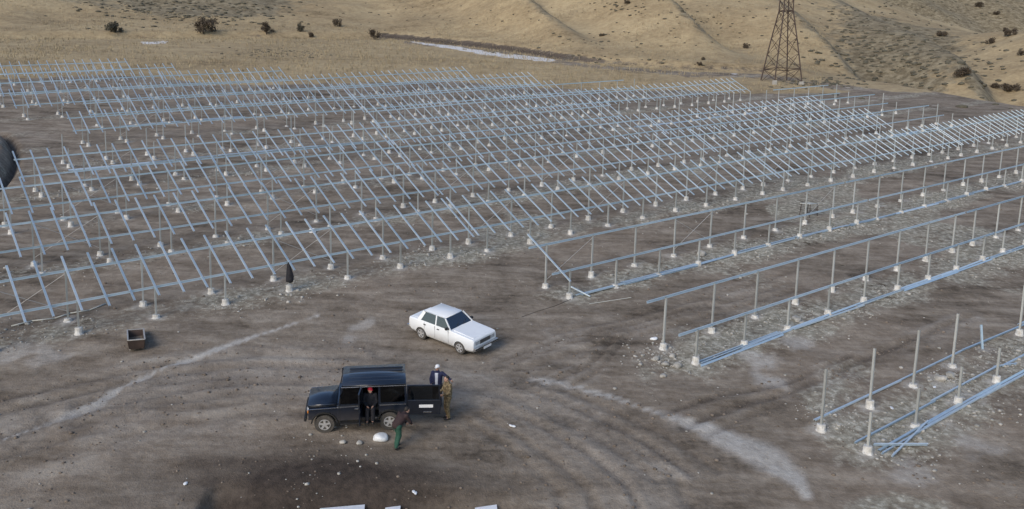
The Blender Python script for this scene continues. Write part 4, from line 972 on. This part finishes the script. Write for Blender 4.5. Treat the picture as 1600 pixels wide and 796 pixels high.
# post nearest the pixel column of the photograph
tgt = ground_px(452, 454); ks = [first(0, -1) + k * D_BAY for k in range(9)]
s_ = min(ks, key=lambda a: (gpt(a, ROWT[0] * S) - tgt).length); P = gpt(s_, ROWT[0] * S)
root = empty('hanging_jacket', P)
toC = Vector((-P.x, -P.y, 0)).normalized(); off = toC * .12
def jk(bm):
    caps(bm, off + Vector((0, 0, 1.50)), off + Vector((.05, 0, .95)), .07, .15); caps(bm, off + Vector((.05, 0, .95)), off + Vector((.06, 0, .62)), .15, .19)
    caps(bm, off + Vector((-.05, 0, 1.42)), off + Vector((-.10, 0, .55)), .06, .08); caps(bm, off + Vector((.06, 0, 1.3)), off + Vector((.2, 0, .78)), .06, .07)
remesh_obj('cloth', jk, M_DARKCLOTH, root, .03, 3)
bm = bmesh.new(); cyl(bm, Vector((0, 0, 1.56)), off + Vector((0, 0, 1.50)), .012, .012, 6); build('hanger_loop', bm, M_TRIM, root)
tag(root, 'dark jacket hung on a short post of the nearest row left of the white car', 'jacket')
# sheet metal offcuts at the near edge
for k, (x0, y0, x1, y1, wd, lab, mat) in enumerate(((500, 799, 570, 793, .4, 'pale metal sheet with bluish end in the pit, leftmost at the bottom edge', M_SACK), (602, 798, 626, 795, .35, 'small pale metal sheet in the pit, middle one at the bottom edge', M_SACK), (742, 798, 776, 793, .35, 'pale metal sheet at the bottom edge, rightmost of three', M_SACK))):
    a, b = ground_px(x0, y0), ground_px(x1, y1); d = (b - a); n = Vector((d.y, -d.x, 0)).normalized() * wd
    bm = bmesh.new(); up = Vector((0, 0, .05)); hull8(bm, [a + up, b + up, b + n + up, a + n + up, a + up * 2, b + up * 2, b + n + up * 2, a + n + up * 2])
    tag(build('metal_sheet', bm, mat), lab, 'sheet', 'metal sheets in the pit')
for k, (x, y, lab) in enumerate(((648, 771, 'small white scrap in the pit above the metal sheets'), (800, 667, 'small white scrap on the track right of the camouflaged person'), (1393, 639, 'white scrap between the tall and short posts at lower right'), (290, 757, 'pale scrap on bare soil left of the pit'), (1460, 606, 'white scrap beside the rubble at lower right'))):
    g = ground_px(x, y); o = lumpy('scrap', (.14, .07, .04), M_SACK, 30 + k, 2, .3); o.location = g + Vector((0, 0, .03)); o.rotation_euler.z = random.uniform(0, 3); tag(o, lab, 'scrap')

# ------------------------------------------------------------------ rocks and rubble
ROCK_BASE = []
for k in range(6):
    bm = bmesh.new(); bmesh.ops.create_icosphere(bm, subdivisions=1, radius=1); rn = random.Random(k)
    for v in bm.verts: v.co *= rn.uniform(.72, 1.12)
    ROCK_BASE.append((np.array([v.co[:] for v in bm.verts]), np.array([[v.index for v in f.verts] for f in bm.faces]))); bm.free()
def rock_obj(px, py, r, lab, seed):
    g = ground_px(px, py); o = lumpy('rock', (r, r * .85, r * .7), M_STONE, seed, 2, .22); o.location = g + Vector((0, 0, r * .3)); o.rotation_euler.z = seed
    return tag(o, lab, 'rock', 'larger loose rocks')
rock_obj(1036, 589, .17, 'pale rock lying alone in front of the rubble by the nearest railed rack', 1)
rock_obj(1058, 574, .22, 'large pale rock at the right front of the rubble by the nearest railed rack', 2)
rock_obj(1040, 571, .20, 'pale rock at the left front of the rubble by the nearest railed rack', 3)
rock_obj(1025, 563, .17, 'greyish rock behind the front pair in the rubble by the nearest railed rack', 4)
rock_obj(1050, 558, .16, 'flat rock at the back of the rubble by the nearest railed rack', 5)
rock_obj(1470, 594, .26, 'biggest pale rock in the rubble between the bare posts at lower right', 6)
rock_obj(1484, 588, .22, 'pale rock right of the biggest one among bare posts at lower right', 7)
rock_obj(1244, 501, .27, 'pale boulder behind the third short post of the nearest railed rack', 8)
rock_obj(1253, 507, .18, 'smaller boulder beside the pale one behind the third short post', 9)
rock_obj(1096, 399, .28, 'pale boulder by the fourth short post of the single-rafter rack', 10)
rock_obj(562, 694, .13, 'brownish stone between the wheels before the black car, right one', 11)
rock_obj(536, 693, .12, 'brownish stone between the wheels before the black car, left one', 12)
def scatter(name, pts, radii, mat, label, cat, bases=ROCK_BASE, squash=.7):
    V, Fc, off = [], [], 0
    for (x, y, z), r in zip(pts, radii):
        b, f = bases[random.randrange(len(bases))]; a = random.uniform(0, 6.28); ca, sa = math.cos(a), math.sin(a)
        q = b * np.array([r * random.uniform(.7, 1.3), r, r * squash]); q = np.stack([q[:, 0] * ca - q[:, 1] * sa + x, q[:, 0] * sa + q[:, 1] * ca + y, q[:, 2] + z], 1)
        V.append(q); Fc.append(f + off); off += len(q)
    V = np.concatenate(V); Fc = np.concatenate(Fc)
    me = bpy.data.meshes.new(name); me.vertices.add(len(V)); me.vertices.foreach_set('co', V.ravel()); me.loops.add(Fc.size); me.loops.foreach_set('vertex_index', Fc.ravel().astype(np.int32))
    me.polygons.add(len(Fc)); me.polygons.foreach_set('loop_start', np.arange(0, Fc.size, 3, dtype=np.int32)); me.polygons.foreach_set('loop_total', np.full(len(Fc), 3, dtype=np.int32)); me.update()
    o = link(name, me, None, mat); return tag(o, label, cat, kind='stuff')
xs, ys = [], []
for row, n, lo, hi in ((-3, 900, 19, 34), (-2, 1100, 19, 48), (-1, 1200, 19, 60), (0, 2200, -1, 70), (1, 1500, 0, 70), (2, 900, 3, 70), (3, 800, 4, 70), (4, 600, 6, 60)):
    s = RNG.uniform(lo, hi, n * 2); t = ROWT[row] + .1 + RNG.normal(0, .75, n * 2)
    p = s[:, None] * uu * S + t[:, None] * vv_ * S; k = fbm(p[:, 0] / 3.2, p[:, 1] / 3.2, 3, 80 + row) > RNG.uniform(.38, .68, n * 2)
    xs.append(p[k, 0]); ys.append(p[k, 1])
for (cx, cy, n, r1) in ((1035, 562, 130, .75), (1020, 545, 70, .8), (1490, 592, 140, .6), (1340, 487, 60, .5), (1390, 460, 50, .5), (660, 396, 70, .8), (1560, 560, 120, .9), (1540, 640, 60, .8), (520, 690, 34, .9), (490, 770, 16, .7), (1300, 650, 90, .8), (30, 512, 30, .5), (840, 366, 60, .7)):
    g = ground_px(cx, cy); xs.append(g.x + RNG.normal(0, r1, n)); ys.append(g.y + RNG.normal(0, r1, n))
n = 420; xs.append(RNG.uniform(-22, 34, n)); ys.append(RNG.uniform(22, 60, n))
X = np.concatenate(xs); Y = np.concatenate(ys); Z = terrain(X, Y); rr = np.clip(RNG.lognormal(-3.45, .58, len(X)), .012, .13)
scatter('rubble', np.stack([X, Y, Z + rr * .15], 1), rr, M_STONE, 'pale broken stone strewn along the rows of posts', 'rubble')

n = 9000; yv = 21 + 60 * RNG.random(n) ** 1.5; X = RNG.uniform(-.72, .72, n) * (yv + 4); k = fbm(X / 2.5, yv / 2.5, 4, 120) > RNG.uniform(.36, .64, n); X, yv = X[k], yv[k]
cx = [X]; cy = [yv]
for tr, st, wd_ in TRACKS:
    for (ax, ay), (bx, by) in zip(tr, tr[1:]):
        m_ = int(7 * st * math.hypot(bx - ax, by - ay)); f = RNG.random(m_); cx.append(ax + (bx - ax) * f + RNG.normal(0, .3, m_)); cy.append(ay + (by - ay) * f + RNG.normal(0, .3, m_))
X = np.concatenate(cx); yv = np.concatenate(cy); k = (yv > 20) & (yv < 90); X, yv = X[k], yv[k]; rr = np.clip(RNG.lognormal(-3.5, .5, len(X)), .012, .10)
scatter('soil_clods', np.stack([X, yv, terrain(X, yv) + rr * .1], 1), rr, M_CLOD, 'brown soil clods strewn over the bare graded ground', 'soil')
# ------------------------------------------------------------------ pylon
def pylon(loc, yaw):
    root = empty('transmission_pylon', mw=Matrix.Translation(loc) @ Matrix.Rotation(yaw, 4, 'Z'))
    lv = [(0.0, 2.45), (2.1, 2.18), (4.6, 1.86), (7.2, 1.50), (9.6, 1.14), (11.6, .84), (13.4, .80), (15.2, .76), (17, .72), (18.8, .68), (20.6, .64), (22.4, .60), (24.2, .56), (26, .5)]
    bmu = bmesh.new(); box(bmu, 0, 1, -.5, .5, -.5, .5); unit = bm_mesh(bmu, 'member'); unit.materials.append(M_RUST)
    def mem(nm_, p, q, w_):
        p, q = Vector(p), Vector(q); x = q - p; L = x.length; x /= L; y = Vector((0, 0, 1)).cross(x)
        if y.length < 1e-4: y = Vector((0, 1, 0))
        y.normalize(); z = x.cross(y); o = link(nm_, unit, root); o.matrix_basis = axes_matrix(p, x * L, y * w_, z * w_)
    cs = [(1, 1), (-1, 1), (-1, -1), (1, -1)]
    for (z0, h0), (z1, h1) in zip(lv, lv[1:]):
        for k in range(4):
            a, b = cs[k], cs[(k + 1) % 4]
            mem('leg', (a[0] * h0, a[1] * h0, z0), (a[0] * h1, a[1] * h1, z1), .17 if z0 < 11 else .15)
            mem('brace', (a[0] * h0, a[1] * h0, z0), (b[0] * h1, b[1] * h1, z1), .06)
            mem('brace', (b[0] * h0, b[1] * h0, z0), (a[0] * h1, a[1] * h1, z1), .06)
            if z0 in (2.1, 11.6): mem('crossbar', (a[0] * h0, a[1] * h0, z0), (b[0] * h0, b[1] * h0, z0), .13)
    for z, L in ((18.8, 4.2), (22.4, 5.0), (25.5, 3.4)):
        for sgn in (1, -1):
            for y in (.6, -.6):
                mem('arm', (0, y, z), (sgn * L, 0, z), .10); mem('arm', (0, y, z + 1.0), (sgn * L, 0, z), .08)
    for c in cs:
        bm = bmesh.new(); box(bm, c[0] * 2.45 - .28, c[0] * 2.45 + .28, c[1] * 2.45 - .28, c[1] * 2.45 + .28, -1.0, .0, .03); build('foundation', bm, M_STONE, root)
    return tag(root, 'rusty lattice transmission pylon standing beyond the racks at the hill foot', 'pylon')
g = ground_px(1220, 129); pylon(g + Vector((0, 0, .1)), R(11))

# ------------------------------------------------------------------ shrubs, scrub, grass
def shrub(px, py, w_px, h_px, label, leaf=M_LEAF, name='shrub', seed=0):
    g = ground_px(px, py); ppm = F_PX / max(10, (g - Vector((0, 0, CAM_Z))).length); w = w_px / ppm; h = h_px / ppm
    rn = random.Random(seed + int(px)); root = empty(name, g)
    bm = bmesh.new(); tips = []
    for k in range(7):
        a = rn.uniform(0, 6.28); tip = Vector((math.cos(a) * w * .28 * rn.random(), math.sin(a) * w * .28 * rn.random(), h * rn.uniform(.5, .85)))
        cyl(bm, (rn.uniform(-.1, .1), rn.uniform(-.1, .1), -.2), tip, .045 * h / 3, .012 * h / 3, 5); tips.append(tip)
    build('stem', bm, M_BARK, root)
    bm = bmesh.new(); cl = [(Vector((rn.gauss(0, .24) * w, rn.gauss(0, .24) * w, h * rn.uniform(.22, .82))), rn.uniform(.16, .27) * w) for _ in range(11)]
    for c, r in cl:
        for _ in range(105):
            d = Vector((rn.gauss(0, 1), rn.gauss(0, 1), rn.gauss(0, 1))).normalized() * r * rn.uniform(.35, 1.08); p = c + d
            if p.z < .02 * h: continue
            n = Vector((rn.gauss(0, 1), rn.gauss(0, 1), rn.gauss(0, 1))).normalized(); a = n.orthogonal().normalized(); b = n.cross(a); s_ = rn.uniform(.035, .075) * max(w, 1.2)
            bm.faces.new([bm.verts.new(p + a * s_), bm.verts.new(p - a * s_ * .6 + b * s_ * .7), bm.verts.new(p - a * s_ * .5 - b * s_ * .7)])
    me = bpy.data.meshes.new('crown'); bm.to_mesh(me); bm.free(); link('crown', me, root, leaf)
    return tag(root, label, 'shrub', 'shrubs on the hillside')
SH = [(318, 53, 27, 21, 'largest dark brown shrub at the hill foot, upper left'), (180, 51, 21, 15, 'round greyish shrub left of the snowy cutting, upper left'), (416, 54, 17, 20, 'narrow dark shrub at the hill foot right of the largest one'),
      (470, 50, 12, 13, 'pale thin shrub between the narrow dark shrub and the upright one'), (488, 59, 10, 7, 'small low shrub on the bank left of the dark upright shrub'), (527, 42, 13, 12, 'small dark shrub alone on the open slope'),
      (585, 62, 16, 16, 'dark shrub at the left end of the snowy track'), (1166, 76, 9, 8, 'small round shrub on the slope left of the pylon'), (1093, 103, 7, 6, 'tiny shrub above the bank left of the pylon, lower one'), (1098, 94, 5, 4, 'tiny shrub above the bank left of the pylon, upper one'),
      (1505, 120, 20, 12, 'dark shrub in the valley bottom at the foot of the right spur'), (1547, 69, 12, 8, 'dark shrub on the ridge line at upper right'), (1580, 142, 20, 9, 'dark low shrub on the slope near the right edge, right of its pair'), (1555, 138, 13, 6, 'dark low shrub on the slope near the right edge, left of its pair'),
      (1578, 56, 16, 11, 'dark shrub behind the ridge at the upper right edge'), (1595, 88, 9, 8, 'small shrub at the right edge on the right spur'), (1530, 12, 9, 7, 'small shrub on the far slope at the upper right corner'), (1557, 24, 8, 6, 'shrub on the far slope right of the topmost one'),
      (1470, 57, 13, 6, 'reddish brown low shrub on the ridge flank'), (980, 7, 9, 6, 'small dark shrub near the top edge left of the pylon'), (940, 57, 7, 4, 'small dark shrub in the gully left of the pylon')]
for k, (x, y, w_, h_, lab) in enumerate(SH): shrub(x, y, w_, h_, lab, M_LEAF2 if k in (1, 3) else M_LEAF, seed=k)
# low scrub and outcrops, too many to count
pts, rad = [], []
def tuft_cloud(cx, cy, sx, sy, n, r0, r1):
    x = RNG.normal(cx, sx, n); y = RNG.normal(cy, sy, n)
    for a, b in zip(x, y):
        if b < 1 or b > 175: continue
        g_ = fast_px(a, b)
        if g_ is not None: pts.append(g_); rad.append(RNG.uniform(r0, r1))
_k = np.concatenate([np.arange(20, 200, 1.5), np.arange(200, 500, 2.5)])
def fast_px(px, py):
    D = ray(px, py); P = D[None, :] * _k[:, None]; z = terrain(P[:, 0], P[:, 1]); f = P[:, 2] + CAM_Z - z; i = int(np.argmax(f < 0))
    if i == 0: return None
    t = f[i - 1] / (f[i - 1] - f[i]); kk = _k[i - 1] + t * (_k[i] - _k[i - 1]); p = D * kk; return (p[0], p[1], p[2] + CAM_Z)
tuft_cloud(1390, 82, 60, 26, 330, .25, .8); tuft_cloud(1330, 25, 50, 18, 110, .2, .6); tuft_cloud(330, 18, 75, 11, 230, .25, .8); tuft_cloud(200, 8, 50, 8, 70, .2, .6)
tuft_cloud(965, 75, 60, 18, 60, .2, .5); tuft_cloud(1000, 10, 40, 10, 40, .25, .6); tuft_cloud(1120, 30, 50, 15, 40, .2, .5); tuft_cloud(620, 25, 120, 16, 70, .15, .4); tuft_cloud(1540, 110, 40, 25, 60, .3, .9); tuft_cloud(1280, 131, 30, 4, 120, .15, .5); tuft_cloud(1500, 20, 60, 18, 60, .3, .9); tuft_cloud(430, 83, 45, 4, 90, .15, .4)
scatter('scrub', pts, rad, M_LEAF2, 'low dark scrub and outcrops scattered over the hillside', 'scrub', squash=.5)
# dry grass blades along the far meadow
nb = 26000; a_ = RNG.uniform(-.66, .66, nb); yv = RNG.uniform(95, 210, nb); X = a_ * yv; s = (X * uu[0] + yv * uu[1]) / S; t = (X * vv_[0] + yv * vv_[1]) / S
tl = np.interp(s, [-60, 0, 17, 22, 24, 31, 48, 53, 60, 69, 71, 79, 95, 140], [97, 97, 97, 91, 85, 83, 79, 73, 67, 63, 59, 55, 49, 44]); keep = (t > tl + RNG.uniform(-.5, 4, nb)) & (fbm(X / 14, yv / 14, 3, 55) > RNG.uniform(.25, .6, nb)) & (np.interp(a_, COLA, COLX) < 1290)
X, yv = X[keep], yv[keep]; Zg = terrain(X, yv); n = len(X)
V = np.zeros((n * 9, 3)); h = RNG.uniform(.25, .6, n)
for k in range(3):
    an = RNG.uniform(0, 6.28, n); ox = RNG.normal(0, .22, n); oy = RNG.normal(0, .22, n); w = .05
    V[k * 3::9] = np.stack([X + ox - w * np.cos(an), yv + oy - w * np.sin(an), Zg - .03], 1); V[k * 3 + 1::9] = np.stack([X + ox + w * np.cos(an), yv + oy + w * np.sin(an), Zg - .03], 1)
    V[k * 3 + 2::9] = np.stack([X + ox + RNG.normal(0, .12, n), yv + oy + RNG.normal(0, .12, n), Zg + h], 1)
me = bpy.data.meshes.new('dry_grass'); me.vertices.add(len(V)); me.vertices.foreach_set('co', V.ravel()); Fc = np.arange(len(V), dtype=np.int32); me.loops.add(len(Fc)); me.loops.foreach_set('vertex_index', Fc)
me.polygons.add(len(Fc) // 3); me.polygons.foreach_set('loop_start', np.arange(0, len(Fc), 3, dtype=np.int32)); me.polygons.foreach_set('loop_total', np.full(len(Fc) // 3, 3, dtype=np.int32)); me.update()
tag(link('dry_grass', me, None, M_STRAW), 'dry straw-coloured grass on the meadow beyond the racks', 'grass', kind='stuff')
